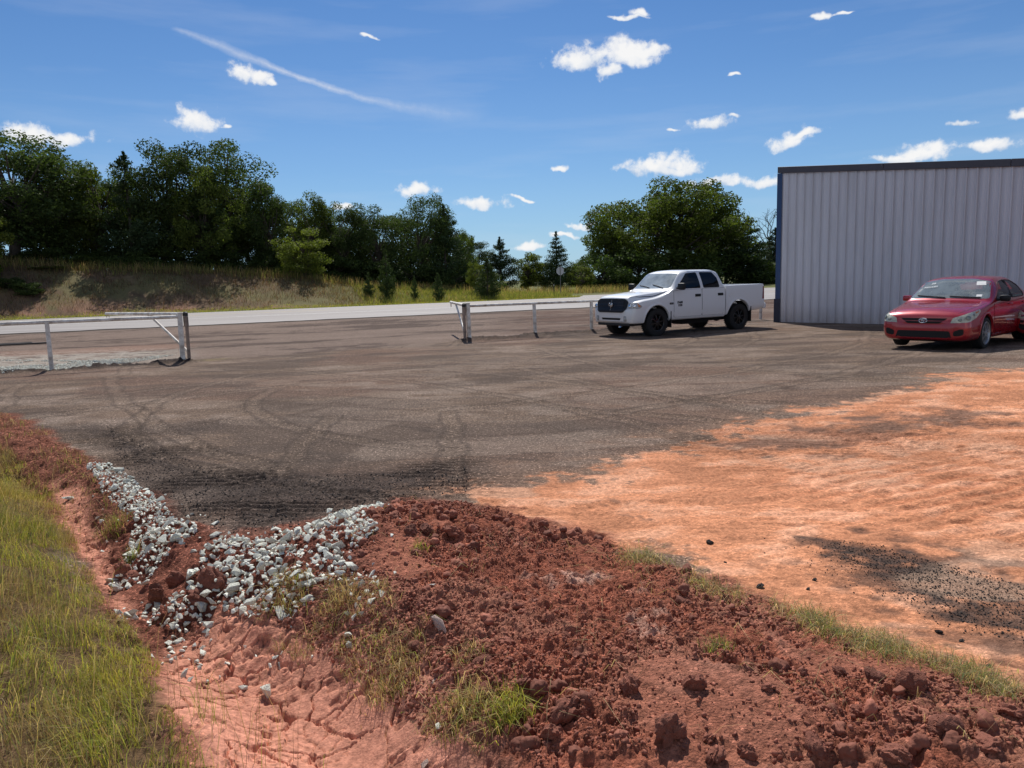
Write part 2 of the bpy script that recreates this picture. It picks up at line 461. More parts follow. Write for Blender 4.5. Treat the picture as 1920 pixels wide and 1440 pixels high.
        # dried mud pan
        wk = ss(.10, -.08, sdf(P_CRACK, x, y) + (n2 - .5) * .30)
        wk2 = ss(.06, -.06, sdf(P_CRACK2, x, y) + (n2 - .5) * .20)
        wk = np.maximum(wk, wk2)
        crack = np.zeros(N)
        m = (wk > .01)
        if m.any():
            xm, ym = x[m], y[m]
            wx = xm + (fbm(xm * 9, ym * 9, 3, 5) - .5) * .12; wy = ym + (fbm(xm * 9, ym * 9, 3, 6) - .5) * .12
            e1, id1 = vor_edge(wx / .30, wy / .20, 1); e2, id2 = vor_edge(wx / .105, wy / .08, 2)
            gate = fbm(xm * 3, ym * 3, 2, 9)
            wid1 = .036 * ss(.28, .58, gate) + .014
            c1_ = ss(wid1 * 1.6, wid1 * .5, e1); c2_ = ss(.062, .025, e2) * ss(.46, .58, gate) * .6
            cr = np.maximum(c1_, c2_)
            z[m] += wk[m] * (zsm[m] - z[m]) + wk[m] * (-.032 * cr + (fbm(xm * 16, ym * 16, 3, 191) - .5) * .008)
            crack[m] = cr
            pc = np.array([.54, .240, .160]) * (.80 + .22 * id1 + .26 * (n2[m] - .2))[..., None]
            C[m] = C[m] * (1 - wk[m][:, None]) + pc * wk[m][:, None]
            hole = ss(.64, .72, fbm(xm * 8, ym * 8, 3, 15)); z[m] -= wk[m] * hole * .016
            C[m] = C[m] * (1 - (hole * wk[m] * .5)[:, None]) + np.array([.22, .085, .055]) * (hole * wk[m] * .5)[:, None]
        # soil under the grass on the left
        wg = ss(.05, -.12, sdf(P_GRASS, x, y) + (n2 - .5) * .35)
        mix(np.array([.115, .070, .036]) * (.6 + .8 * n5)[..., None], wg); z = z + wg * ((n5 - .5) * .05)
    if y.max() > 15.2:
        # ---- beyond the fence: gravel apron
        fl = dline(FENCE_L, x, y)
        outer = (y - np.interp(x, [FENCE_L[0, 0], FENCE_L[1, 0], FENCE_L[2, 0], FENCE_R[0, 0], FENCE_R[5, 0], 40],
                               [FENCE_L[0, 1], FENCE_L[1, 1], FENCE_L[2, 1], FENCE_R[0, 1], FENCE_R[5, 1], FENCE_R[5, 1] + 15]))
        wa = ss(0, .5, outer) * (s < 1.5)
        ap = fbm(x * .26 + y * .1, y * .62 - x * .2, 5, 121) * .75 + n2 * .25
        mix(np.array([.17, .125, .100]) * (.6 + .8 * ap)[..., None], wa * .9)
        mix((.066, .046, .037), wa * ss(.50, .36, ap) * .7)
        mix((.098, .058, .043), wa * ss(-2, 2, x) * ss(.3, .6, n1) * .75)
        wl = ss(1.0, -.8, sdf(P_LIGHTG, x, y) + (n2 - .5) * 2.0); mix((.32, .285, .24), wl * wa * .85 * ss(.40, .66, n2 * .6 + n3 * .4 + .1))
        wr = ss(.6, -.5, sdf(P_REDG, x, y) + (n2 - .5) * 1.2); mix((.26, .14, .095), wr * wa * .40)
        dry = np.exp(-((outer - .35) / .40) ** 2) * ss(FENCE_L[2, 0] + 1.2, FENCE_L[2, 0], x); mix((.23, .18, .075), dry * ss(.3, .5, n2) * .85)
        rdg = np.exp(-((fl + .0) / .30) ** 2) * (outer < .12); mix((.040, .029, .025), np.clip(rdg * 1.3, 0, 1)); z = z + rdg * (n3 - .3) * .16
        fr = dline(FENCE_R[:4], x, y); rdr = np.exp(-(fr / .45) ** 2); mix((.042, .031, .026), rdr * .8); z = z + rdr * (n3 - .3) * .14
        mix((.12, .095, .08), ss(-1.1, -.3, s + (n2 - .5) * 1.2) * (s < 1))
        # ---- across the highway
        wv = ss(RW - .2, RW + .2, s)
        gv = np.array([.105, .120, .035]) * (.6 + .8 * n2)[..., None]
        mix(gv, wv)
        bk = ss(RW + 2.2, RW + 4.2, s + (n1 - .5) * 3.0)
        left = ss(6, -18, a - 0)
        bcol = np.array([.150, .100, .060]) * (.40 + 1.1 * fbm(x * 1.3, y * 1.3, 5, 131, .65))[..., None]
        mix(bcol, bk * left * wv)
        mix((.15, .135, .06), bk * ss(.45, .62, fbm(x * .35, y * .35, 4, 133)) * wv * .8)
        mix((.30, .16, .11), bk * left * ss(RW + 9, RW + 3, s) * ss(.5, .66, fbm(x * .5, y * .7, 3, 137)) * .8)
        z = z + bk * left * (fbm(x * .5, y * .5, 4, 139) - .5) * .55
        inroad = ss(-.6, .1, s) * ss(RW + .6, RW - .1, s)
        z = np.where(inroad > 0, z * (1 - inroad) + ZF * inroad, z)
    rough = np.clip(.5 + .4 * wm + .4 * wb, 0, 1) * (1 - .6 * wk)
    return z, np.clip(C, .01, .9), rough, dict(clay=wc, mound=wm, grass=wg, crack=wk, crk=crack)

def gz(x, y):
    x = np.atleast_1d(np.asarray(x, float)); y = np.atleast_1d(np.asarray(y, float))
    return ground_field(x, y)[0]

def hit(u, v, it=8):
    z = 0.0
    for _ in range(it):
        p = at_z(u, v, z); z = 0.5 * z + 0.5 * float(height0(np.array([p[0]]), np.array([p[1]]))[0])
    p = at_z(u, v, z)
    return np.array([p[0], p[1], float(gz(p[0], p[1])[0])])

# ground sheet
ys = [-120, -60, -30, -15, -8, -4, -2, -1, -.4, 0.0]
y = 0.3
while y < 2.0: ys.append(y); y += .03
while y < 4.2: ys.append(y); y += .0078
while y < 6.0: ys.append(y); y += .0095
while y < 30: ys.append(y); y += .0095 + .0065 * (y - 6)
while y < 1500: ys.append(y); y += .165 + .022 * (y - 30)
ys = np.array(ys)
tc = np.concatenate([np.linspace(-.92, -.42, 210, endpoint=False), np.linspace(-.42, .02, 470, endpoint=False), np.linspace(.02, .92, 430)])
side = .92 + np.array([.02, .06, .12, .2, .32, .5, .8, 1.3, 2.2, 4, 8, 20])
ts = np.concatenate([-side[::-1], tc, side])
YY, TT = np.meshgrid(ys, ts, indexing='ij')
XX = TT * np.maximum(YY + 2.5, 2.8)
zz, cc, rr, GW = ground_field(XX.ravel(), YY.ravel())
nr, nc = YY.shape
idx = np.arange(nr * nc).reshape(nr, nc)
F = np.stack([idx[:-1, :-1], idx[:-1, 1:], idx[1:, 1:], idx[1:, :-1]], -1).reshape(-1, 4)

gm, nt, out = new_mat("ground_soil")
p = nd(nt, "ShaderNodeBsdfPrincipled", Roughness=.92); nt.links.new(p.outputs[0], out.inputs[0])
p.inputs["Specular IOR Level"].default_value = .08
at = nd(nt, "ShaderNodeAttribute", attribute_name="tint"); ar = nd(nt, "ShaderNodeAttribute", attribute_name="grit")
geo = nd(nt, "ShaderNodeNewGeometry")
vo = nd(nt, "ShaderNodeTexVoronoi", Scale=85.0); nt.links.new(geo.outputs["Position"], vo.inputs["Vector"])
sep = nd(nt, "ShaderNodeSeparateColor"); nt.links.new(vo.outputs["Color"], sep.inputs[0])
grain = ramp(nt, sep.outputs[0], [(0.0, .70), (.55, .95), (.86, 1.15), (.94, 2.1), (1.0, 2.9)])
n1_ = nd(nt, "ShaderNodeTexNoise", Scale=26.0, Detail=7.0, Roughness=.7); nt.links.new(geo.outputs["Position"], n1_.inputs["Vector"])
v1 = ramp(nt, n1_.outputs["Fac"], [(.28, .52), (.5, 1.0), (.72, 1.5)])
gk = nd(nt, "ShaderNodeAttribute", attribute_name="speck")
grain2 = mixc(nt, gk.outputs["Fac"], (1, 1, 1), grain)
c_ = mixc(nt, 1.0, at.outputs["Color"], v1, 'MULTIPLY'); c_ = mixc(nt, 1.0, c_, grain2, 'MULTIPLY')
nt.links.new(c_, p.inputs["Base Color"])
n2_ = nd(nt, "ShaderNodeTexNoise", Scale=70.0, Detail=6.0, Roughness=.7); nt.links.new(geo.outputs["Position"], n2_.inputs["Vector"])
hsum = mth(nt, 'ADD', mth(nt, 'MULTIPLY', n2_.outputs["Fac"], 1.0), mth(nt, 'MULTIPLY', n1_.outputs["Fac"], 1.3))
hsum = mth(nt, 'ADD', hsum, mth(nt, 'MULTIPLY', vo.outputs["Distance"], -.5))
b = nd(nt, "ShaderNodeBump", Distance=.024); nt.links.new(hsum, b.inputs["Height"])
nt.links.new(mth(nt, 'MULTIPLY_ADD', ar.outputs["Fac"], .6, .25), b.inputs["Strength"]); nt.links.new(b.outputs[0], p.inputs["Normal"])
speck = np.clip(1 - GW['clay'] * .75 - GW['crack'] * .9 - GW['mound'] * .6 - GW['grass'] * .6, 0, 1) * .9 * ss(70, 25, YY.ravel())
g = np_mesh("ground", np.stack([XX.ravel(), YY.ravel(), zz], 1), F, gm, smooth=True, col=cc, attrs={"grit": rr, "speck": speck})
tag(g, kind="structure")

# highway
def strip(name, s0, s1, a0, a1, dz, mat, na=120, ns=8):
    A, S = np.meshgrid(np.linspace(a0, a1, na), np.linspace(s0, s1, ns), indexing='ij')
    X = RO[0] + A * RD[0] + S * RN[0]; Y = RO[1] + A * RD[1] + S * RN[1]
    if name == "road":
        w = (fbm(A * 1.1, S * 0, 4, 3) - .5) * .9
        X[:, 0] += w[:, 0] * RN[0]; Y[:, 0] += w[:, 0] * RN[1]
    Z = np.full(X.shape, ZF + dz)
    i = np.arange(X.size).reshape(X.shape)
    return np_mesh(name, np.stack([X.ravel(), Y.ravel(), Z.ravel()], 1), np.stack([i[:-1, :-1], i[1:, :-1], i[1:, 1:], i[:-1, 1:]], -1).reshape(-1, 4), mat)

am, nt, out = new_mat("worn_asphalt")
p = nd(nt, "ShaderNodeBsdfPrincipled", Roughness=.75); nt.links.new(p.outputs[0], out.inputs[0])
geo = nd(nt, "ShaderNodeNewGeometry")
mp = nd(nt, "ShaderNodeMapping"); mp.inputs["Rotation"].default_value = (0, 0, -math.atan(k1)); mp.inputs["Scale"].default_value = (.06, .9, 1)
nt.links.new(geo.outputs["Position"], mp.inputs[0])
na_ = nd(nt, "ShaderNodeTexNoise", Scale=1.0, Detail=6.0, Roughness=.6); nt.links.new(mp.outputs[0], na_.inputs["Vector"])
nb_ = nd(nt, "ShaderNodeTexNoise", Scale=8.0, Detail=8.0, Roughness=.8); nt.links.new(geo.outputs["Position"], nb_.inputs["Vector"])
ca = ramp(nt, na_.outputs["Fac"], [(.3, (.19, .170, .160)), (.5, (.255, .230, .215)), (.7, (.30, .272, .255))])
cb = ramp(nt, nb_.outputs["Fac"], [(.3, .78), (.55, 1.0), (.8, 1.15)])
nt.links.new(mixc(nt, 1.0, ca, cb, 'MULTIPLY'), p.inputs["Base Color"])
tag(strip("road", 0.0, RW, -140, 160, .03, am, 400), kind="structure")
paint = simple("road_paint", (.74, .73, .70), .6, var=.25, vscale=3.0)
_l = np.mean([road_sa(*at_z(u, v, ZF)[:2])[0] for u, v in ((333, 600), (640, 587.5), (840, 577))])
tag(strip("road_edge_line", _l - .09, _l + .09, -140, 160, .036, paint, 60, 2), kind="structure")
tag(strip("road_far_line", RW - .75, RW - .60, -140, 160, .036, paint, 60, 2), kind="structure")
yel = simple("road_paint_yellow", (.62, .42, .06), .6, var=.3, vscale=3.0)
_m = (_l + RW - .7) / 2
tag(strip("road_centre_line", _m - .07, _m + .07, -140, 160, .036, yel, 60, 2), kind="structure")
# side road joining beyond the stop sign
sp_ = [at_z(u, v, ZF) for u, v in ((1082, 558.5), (1093, 555), (1089, 551.5), (1074, 548.2), (1200, 544.5), (1480, 537.5), (1700, 530), (2100, 520), (2300, 530), (1700, 548), (1300, 551.5))]
sbm = bmesh.new(); sbm.faces.new([sbm.verts.new((q[0], q[1], ZF + .024)) for q in sp_])
bmesh.ops.triangulate(sbm, faces=sbm.faces[:])
tag(bm_obj("side_road", sbm, am), kind="structure")
# ------------------------------------------------------------------ rocks, clods
def rock_mat(name, c, dirt, sc=9.0, island=False):
    m, nt, out = new_mat(name)
    p = nd(nt, "ShaderNodeBsdfPrincipled", Roughness=.85); nt.links.new(p.outputs[0], out.inputs[0])
    p.inputs["Specular IOR Level"].default_value = .3
    tc = nd(nt, "ShaderNodeTexCoord"); oi = nd(nt, "ShaderNodeObjectInfo")
    n = nd(nt, "ShaderNodeTexNoise", Scale=sc, Detail=6.0, Roughness=.7); nt.links.new(tc.outputs["Object"], n.inputs["Vector"])
    base = ramp(nt, n.outputs["Fac"], [(.30, dirt), (.42, tuple(q * .86 for q in c)), (.7, c)])
    rv = ramp(nt, oi.outputs["Random"], [(0, .78), (.6, 1.0), (1, 1.12)])
    ge = nd(nt, "ShaderNodeNewGeometry"); ri = ramp(nt, ge.outputs["Random Per Island"], [(0, .70), (.5, 1.0), (.85, 1.25), (1, 1.7)])
    nt.links.new(mixc(nt, 1.0, mixc(nt, 1.0, base, rv, 'MULTIPLY'), ri if island else (1, 1, 1), 'MULTIPLY'), p.inputs["Base Color"])
    n2 = nd(nt, "ShaderNodeTexNoise", Scale=sc * 5, Detail=5.0); nt.links.new(tc.outputs["Object"], n2.inputs["Vector"])
    b = nd(nt, "ShaderNodeBump", Strength=.5, Distance=.05); nt.links.new(n2.outputs["Fac"], b.inputs["Height"]); nt.links.new(b.outputs[0], p.inputs["Normal"])
    return m
m_rock = rock_mat("pale_limestone", (.80, .80, .69), (.50, .36, .28), 1.6)
m_pink = rock_mat("pinkish_sandstone", (.50, .36, .30), (.34, .18, .13), 1.6)
m_clod = rock_mat("red_clay_clod", (.285, .102, .064), (.18, .058, .036), 2.2, True)
m_tar = rock_mat("black_asphalt_crumb", (.045, .037, .033), (.025, .02, .018), 2.0)

def rock_mesh(seed, n=13, bev=.05, flat=.75):
    r = np.random.default_rng(seed); bm = bmesh.new()
    for _ in range(n):
        d = r.normal(size=3); d /= np.linalg.norm(d); d *= r.uniform(.82, 1.0)
        bm.verts.new((d[0] * 1.05, d[1] * .85, d[2] * flat))
    q = bmesh.ops.convex_hull(bm, input=bm.verts[:])
    for v in [v for v in bm.verts if not v.link_faces]: bm.verts.remove(v)
    bmesh.ops.dissolve_limit(bm, angle_limit=rad(14), verts=bm.verts[:], edges=bm.edges[:])
    bmesh.ops.bevel(bm, geom=bm.edges[:], offset=bev, segments=2, affect='EDGES', profile=.6)
    bmesh.ops.triangulate(bm, faces=bm.faces[:])
    bmesh.ops.subdivide_edges(bm, edges=[e for e in bm.edges if e.calc_length() > .35], cuts=1)
    for v in bm.verts:
        k = float(fbm(np.array([v.co.x * 2.5 + seed]), np.array([v.co.y * 2.5 + v.co.z * 1.7]), 3, seed)[0]) - .5
        v.co += v.co.normalized() * k * .09
    bmesh.ops.triangulate(bm, faces=bm.faces[:])
    bmesh.ops.recalc_face_normals(bm, faces=bm.faces[:])
    me = bpy.data.meshes.new("rock"); bm.to_mesh(me); bm.free()
    me.polygons.foreach_set("use_smooth", np.ones(len(me.polygons), bool)); me.set_sharp_from_angle(angle=rad(17))
    return me

def clod_mesh(seed, sub=2, amp=.55):
    bm = bmesh.new(); bmesh.ops.create_icosphere(bm, subdivisions=sub, radius=1.0)
    for v in bm.verts:
        c = v.co.copy()
        k = float(fbm(np.array([c.x * 1.6 + seed * 3.1 + c.z * .9]), np.array([c.y * 1.6 - c.z * 1.3]), 4, seed, .65)[0]) - .5
        v.co = c * (1 + 2 * amp * k); v.co.z *= .8
    me = bpy.data.meshes.new("dirt_clod"); bm.to_mesh(me); bm.free()
    return me

def mesh_arrays(me):
    V = np.empty(len(me.vertices) * 3, np.float32); me.vertices.foreach_get("co", V)
    me.calc_loop_triangles(); T = np.empty(len(me.loop_triangles) * 3, np.int32); me.loop_triangles.foreach_get("vertices", T)
    return V.reshape(-1, 3), T.reshape(-1, 3)

def rotmats(n, r):
    q = r.normal(size=(n, 4)); q /= np.linalg.norm(q, axis=1)[:, None]; w, x, y, z = q.T
    return np.stack([np.stack([1 - 2 * (y * y + z * z), 2 * (x * y - z * w), 2 * (x * z + y * w)], -1),
                     np.stack([2 * (x * y + z * w), 1 - 2 * (x * x + z * z), 2 * (y * z - x * w)], -1),
                     np.stack([2 * (x * z - y * w), 2 * (y * z + x * w), 1 - 2 * (x * x + y * y)], -1)], 1)

def scatter(name, protos, pos, scale, mat, r, smooth=False):
    """one mesh of many small pieces (uncountable stuff)"""
    Vs, Fs, o = [], [], 0
    R = rotmats(len(pos), r); pick = r.integers(0, len(protos), len(pos))
    for k, (pv, pf) in enumerate(protos):
        m = pick == k
        if not m.any(): continue
        V = np.einsum('nij,vj->nvi', R[m], pv) * scale[m][:, None, None] + pos[m][:, None, :]
        n = m.sum(); Vs.append(V.reshape(-1, 3)); Fs.append((pf[None] + (np.arange(n) * len(pv))[:, None, None]).reshape(-1, 3) + o); o += n * len(pv)
    ob = np_mesh(name, np.concatenate(Vs), np.concatenate(Fs), mat, smooth=smooth)
    return tag(ob, kind="stuff")

def sample_poly(poly, n, r):
    P = np.asarray(poly)[:, :2]; lo, hi = P.min(0), P.max(0); out = np.zeros((0, 2))
    while len(out) < n:
        q = r.uniform(lo, hi, (n * 3, 2)); q = q[sdf(P, q[:, 0], q[:, 1]) < 0]; out = np.concatenate([out, q])
    return out[:n]

r = np.random.default_rng(21)
rocks = [rock_mesh(100 + k, int(r.integers(8, 12)), r.uniform(.012, .03), r.uniform(.45, .75)) for k in range(14)]
for me in rocks: me.materials.append(m_rock)
pts = []
def dart(poly, n, smin, smax, lift=0.0, gap=.8):
    for q in sample_poly(poly, n, r):
        s = smin * .8 + (smax * 1.12 - smin * .8) * r.random() ** 2.6
        if all((q[0] - a[0]) ** 2 + (q[1] - a[1]) ** 2 > (gap * (s + a[3])) ** 2 for a in pts if abs(a[4] - lift) < .02):
            pts.append((q[0], q[1], 0, s, lift))
dart(P_ROCK[2], 3600, .025, .066, 0, .64)
dart(P_ROCK[2], 1500, .022, .052, .042, .85)
dart(P_ROCK[1], 800, .024, .060, 0, .75); dart(P_ROCK[1], 350, .024, .050, .04, .85)
dart(P_ROCK[0], 420, .024, .060); dart(P_ROCK[4], 110, .018, .042, 0, 1.0)
dart(wpoly([(150, 860), (330, 930), (440, 1000), (720, 940), (760, 1000), (740, 1150), (640, 1200), (330, 1215), (200, 1110), (180, 980)]), 260, .016, .05, 0, 1.6)
dart(P_ROCK[3], 200, .030, .062, 0, .75); dart(P_ROCK[5], 60, .024, .048); dart(P_ROCK[6], 130, .026, .056)
pts = np.array(pts)
keep = fbm(pts[:, 0] * 4.5, pts[:, 1] * 4.5, 2, 201) > np.where(pts[:, 4] > 0, .42, .26)
pts = pts[keep]
pts[:, 2] = gz(pts[:, 0], pts[:, 1]) + pts[:, 3] * .14 + pts[:, 4]
order = np.argsort(-pts[:, 3] / np.hypot(pts[:, 1], 1.7)); big, rest = pts[order[:290]], pts[order[290:]]
for k, q in enumerate(big):
    o = bpy.data.objects.new("rock", rocks[k % len(rocks)]); COL.objects.link(o)
    o.location = q[:3]; s = q[3]; o.scale = (s * r.uniform(.9, 1.35), s * r.uniform(.8, 1.1), s * r.uniform(.7, 1.05))
    o.rotation_euler = (r.normal() * .5, r.normal() * .5, r.uniform(0, 6.28))
    tag(o, "pale greenish white broken rock in the spill along the ditch", "rock", "white rocks spilled along the ditch")
rp = [mesh_arrays(m) for m in rocks[:8]]
ex = []
for P in (P_ROCK[0], P_ROCK[1], P_ROCK[2], P_ROCK[4]):
    q = sample_poly(P, 420, r); ex.append(np.stack([q[:, 0], q[:, 1], gz(q[:, 0], q[:, 1]) + .004, r.uniform(.008, .020, len(q))], 1))
ex = np.concatenate(ex); rr_ = np.concatenate([rest[:, :4], ex])
scatter("rock_rubble", rp, rr_[:, :3], rr_[:, 3], m_rock, r)
# pale gravel beyond the left fence
q = sample_poly(wpoly([(-60, 692), (0, 668), (180, 668), (330, 658), (250, 672), (100, 688), (0, 699)]), 5200, r)
q = q[fbm(q[:, 0] * .8, q[:, 1] * .8, 3, 5) > .47]
scatter("gravel", rp[:5], np.stack([q[:, 0], q[:, 1], gz(q[:, 0], q[:, 1]) + .01], 1), r.uniform(.008, .032, len(q)), m_rock, r)

def lone(name, u, v, s, mat, label, cat, group=None, seed=0, rot=None, mesh=None, sink=.35):
    me = (mesh or rocks[seed % len(rocks)]).copy(); me.materials.clear(); me.materials.append(mat)
    o = bpy.data.objects.new(name, me); COL.objects.link(o); p = hit(u, v)
    o.scale = s if hasattr(s, '__len__') else (s, s, s); o.location = (p[0], p[1], p[2] + o.scale[2] * sink)
    o.rotation_euler = rot or (.3, .2, seed * 1.3); return tag(o, label, cat, group)
lone("rock", 500, 1297, (.042, .052, .050), m_rock, "single pale grey rock alone on the cracked pink mud", "rock", seed=3, rot=(.5, .9, .6))
lone("rock", 823, 1186, (.075, .042, .05), m_pink, "pinkish wedge shaped rock on the red earth mound", "rock", seed=5, rot=(.2, .5, -.9))
lone("rock", 332, 1205, (.04, .036, .034), m_rock, "lowest white rock where the spill meets the cracked mud", "rock", seed=6)
lone("rock", 386, 1188, (.035, .028, .028), m_rock, "small white rock just right of the foot of the rock spill, on mud", "rock", seed=7)
lone("rock", 655, 1218, (.030, .024, .035), m_rock, "upright white rock chip on red soil below the spill", "rock", seed=8, rot=(.2, 1.2, .4))
lone("rock", 690, 1258, (.022, .02, .026), m_rock, "small white rock chip among dry grass beside the mound", "rock", seed=9)
lone("rock", 128, 937, (.060, .05, .035), m_rock, "grey flat rock at the edge of the long grass", "rock", seed=10)
lone("rock", 519, 998, (.05, .04, .05), m_rock, "pointed white rock alone on the dark edge of the lot", "rock", seed=11, rot=(.1, .3, 1))
lone("rock", 582, 992, (.075, .05, .05), m_rock, "larger white rock at the start of the thin line of rocks by the mound", "rock", seed=12)
lone("rock", 812, 1102, (.035, .022, .02), m_rock, "small white rock half buried on the upper mound", "rock", seed=2)
lone("rock", 815, 1275, (.030, .026, .02), m_pink, "dull pale rock beside the green tuft at the mound foot", "rock", seed=4)
lone("rock", 823, 1362, (.030, .022, .02), m_rock, "mottled white rock lying in the ditch near the green tuft", "rock", seed=1)
lone("rock", 795, 1437, (.032, .03, .02), m_pink, "grey rock at the bottom edge of the ditch", "rock", seed=13)
lone("rock", 82, 556, (.9, .6, .35), m_pink, "pale boulder low on the roadside bank", "boulder", seed=9)

# red earth: thousands of crumbs, plus the larger clods one by one
def chunk_mesh(seed, n=11):
    rr = np.random.default_rng(seed); bm = bmesh.new()
    for _ in range(n):
        d = rr.normal(size=3); d /= np.linalg.norm(d); d *= rr.uniform(.65, 1.05); bm.verts.new((d[0] * 1.1, d[1] * .9, d[2] * .8))
    bmesh.ops.convex_hull(bm, input=bm.verts[:])
    for v in [v for v in bm.verts if not v.link_faces]: bm.verts.remove(v)
    me = bpy.data.meshes.new("chunk"); bm.to_mesh(me); bm.free(); return me
cp = [mesh_arrays(chunk_mesh(900 + k, 9 + k % 6)) for k in range(12)]
cpl = [mesh_arrays(clod_mesh(k, 3, .8)) for k in range(6)]
clods3 = [clod_mesh(k + 20, 4, .6) for k in range(6)]
for m in clods3: m.materials.append(m_clod); m.polygons.foreach_set("use_smooth", np.ones(len(m.polygons), bool)); m.set_sharp_from_angle(angle=rad(40))
vis = wpoly([(600, 985), (760, 950), (880, 955), (960, 975), (1100, 1005), (1260, 1065), (1500, 1165), (1750, 1260), (1980, 1355), (2000, 1470), (1000, 1470), (830, 1200), (700, 1145), (640, 1050)])
fine_c = hit(1080, 1100)
def finew(q): return np.exp(-(((q[:, 0] - fine_c[0]) / .75) ** 2 + ((q[:, 1] - fine_c[1]) / .55) ** 2))
q = sample_poly(vis, 1100, r); q = q[(fbm(q[:, 0] * 2.2, q[:, 1] * 2.2, 3, 301) > .47) & (r.random(len(q)) > np.maximum(finew(q), .85 * slump(q[:, 0], q[:, 1])))]
sz = .007 + .034 * r.random(len(q)) ** 3.5
scatter("dirt_clods", cpl, np.stack([q[:, 0], q[:, 1], gz(q[:, 0], q[:, 1]) + sz * .1], 1), sz, m_clod, r)
q = sample_poly(vis, 52000, r)
d = fbm(q[:, 0] * 2.2, q[:, 1] * 2.2, 3, 303); q = q[(d > .36) & (r.random(len(q)) > .8 * slump(q[:, 0], q[:, 1]))]
sz = (.0022 + .0125 * r.random(len(q)) ** 4.5) * (1 - .45 * finew(q))
scatter("dirt_clods", cp, np.stack([q[:, 0], q[:, 1], gz(q[:, 0], q[:, 1]) + sz * .25], 1), sz, m_clod, r)
q = np.concatenate([sample_poly(P_BERM, 4500, r), sample_poly(P_ROCK[2], 1800, r), sample_poly(P_ROCK[1], 900, r),
                    sample_poly(wpoly([(560, 1130), (720, 1130), (860, 1240), (1000, 1420), (820, 1400), (700, 1290), (560, 1200), (480, 1160)], -.1), 6000, r)])
sz = .003 + .014 * r.random(len(q)) ** 4
scatter("soil_crumbs", cp, np.stack([q[:, 0], q[:, 1], gz(q[:, 0], q[:, 1]) + sz * .3], 1), sz, m_clod, r)
big_px = [(1645, 1278, .060), (1575, 1268, .036), (1712, 1300, .075), (1300, 1300, .05), (1255, 1392, .075), (1085, 1235, .036), (780, 1215, .055), (905, 1240, .052),
          (910, 1300, .052), (1035, 1380, .048), (1060, 1345, .062), (1180, 1300, .048), (1530, 1410, .050), (1770, 1372, .06), (1850, 1400, .055), (1895, 1350, .05),
          (850, 1010, .075), (800, 1000, .06), (770, 1005, .05), (1060, 1190, .03), (1610, 1330, .034), (1710, 1350, .030), (1440, 1300, .03), (1340, 1430, .05), (980, 1300, .04), (1400, 1420, .035), (1680, 1425, .06), (950, 1205, .035), (1330, 1390, .03), (1590, 1225, .03)]
for k, (u, v, s) in enumerate(big_px):
    p = hit(u, v); o = bpy.data.objects.new("dirt_clod", clods3[k % 6]); COL.objects.link(o)
    o.location = (p[0], p[1], p[2] + s * .25); o.scale = (s * r.uniform(.7, 1.0), s * r.uniform(.6, .9), s * r.uniform(.5, .75)); o.rotation_euler = (r.normal() * .6, r.normal() * .6, k)
    tag(o, "large lump of red clay standing out of the crumbled mound", "clod", "large clods on the red earth mound")
for k, (u, v, s) in enumerate(((245, 1080, .06), (330, 1090, .06), (400, 1105, .085), (375, 1130, .07), (470, 1048, .05), (295, 1130, .07), (425, 1070, .05), (230, 1080, .07), (500, 1020, .05))):
    p = hit(u, v); o = bpy.data.objects.new("dirt_clod", clods3[(k + 2) % 6]); COL.objects.link(o)
    o.location = (p[0], p[1], p[2] + s * .3); o.scale = (s, s * .8, s * .65); o.rotation_euler = (k, k * 2, k * 3)
    tag(o, "dark red clay clod wedged among the white rocks", "clod", "red clods among the white rocks")
# black crumbs of asphalt on the clay and in the lot edge
q = sample_poly(wpoly([(1480, 1000), (1640, 1020), (1930, 1100), (1930, 1215), (1800, 1190), (1600, 1120), (1450, 1060), (1300, 1030)]), 13000, r)
keep = sdf(P_STREAK, q[:, 0], q[:, 1]) < r.exponential(.09, len(q)); q = q[keep]
sz = .0018 + .0060 * r.random(len(q)) ** 6
scatter("asphalt_crumbs", cp, np.stack([q[:, 0], q[:, 1], gz(q[:, 0], q[:, 1]) + sz * .3], 1), sz, m_tar, r)
q = sample_poly(wpoly([(200, 800), (420, 890), (640, 890), (880, 880), (880, 920), (720, 950), (560, 1005), (420, 1000), (330, 960), (215, 860)]), 12000, r)
sz = .0025 + .009 * r.random(len(q)) ** 7
scatter("asphalt_crumbs", cp, np.stack([q[:, 0], q[:, 1], gz(q[:, 0], q[:, 1]) + sz * .3], 1), sz, m_tar, r)
for u, v, s, lab in ((1331, 1018, .05, "flat black asphalt lump on the clay, nearest the grass strip"), (1425, 1099, .045, "black asphalt lump at the edge of the grass ridge, a bent stub on it"),
                     (1527, 1088, .030, "small black asphalt lump out on the clay above the grass ridge"), (1515, 1106, .022, "smaller black lump just below another on open clay"),
                     (1760, 1186, .034, "round black lump on clay below the dark streak"), (1803, 1203, .026, "black asphalt lump on the pale patch of clay, low right"), (1855, 1247, .024, "black lump on clay, lowest one before the grass ridge"), (1360, 1056, .018, "tiny black lump on bare clay left of the larger ones")):
    lone("asphalt_lump", u, v, (s * .5, s * .42, s * .34), m_tar, lab, "asphalt lump", seed=int(u) % 6, mesh=clods3[int(u) % 6])

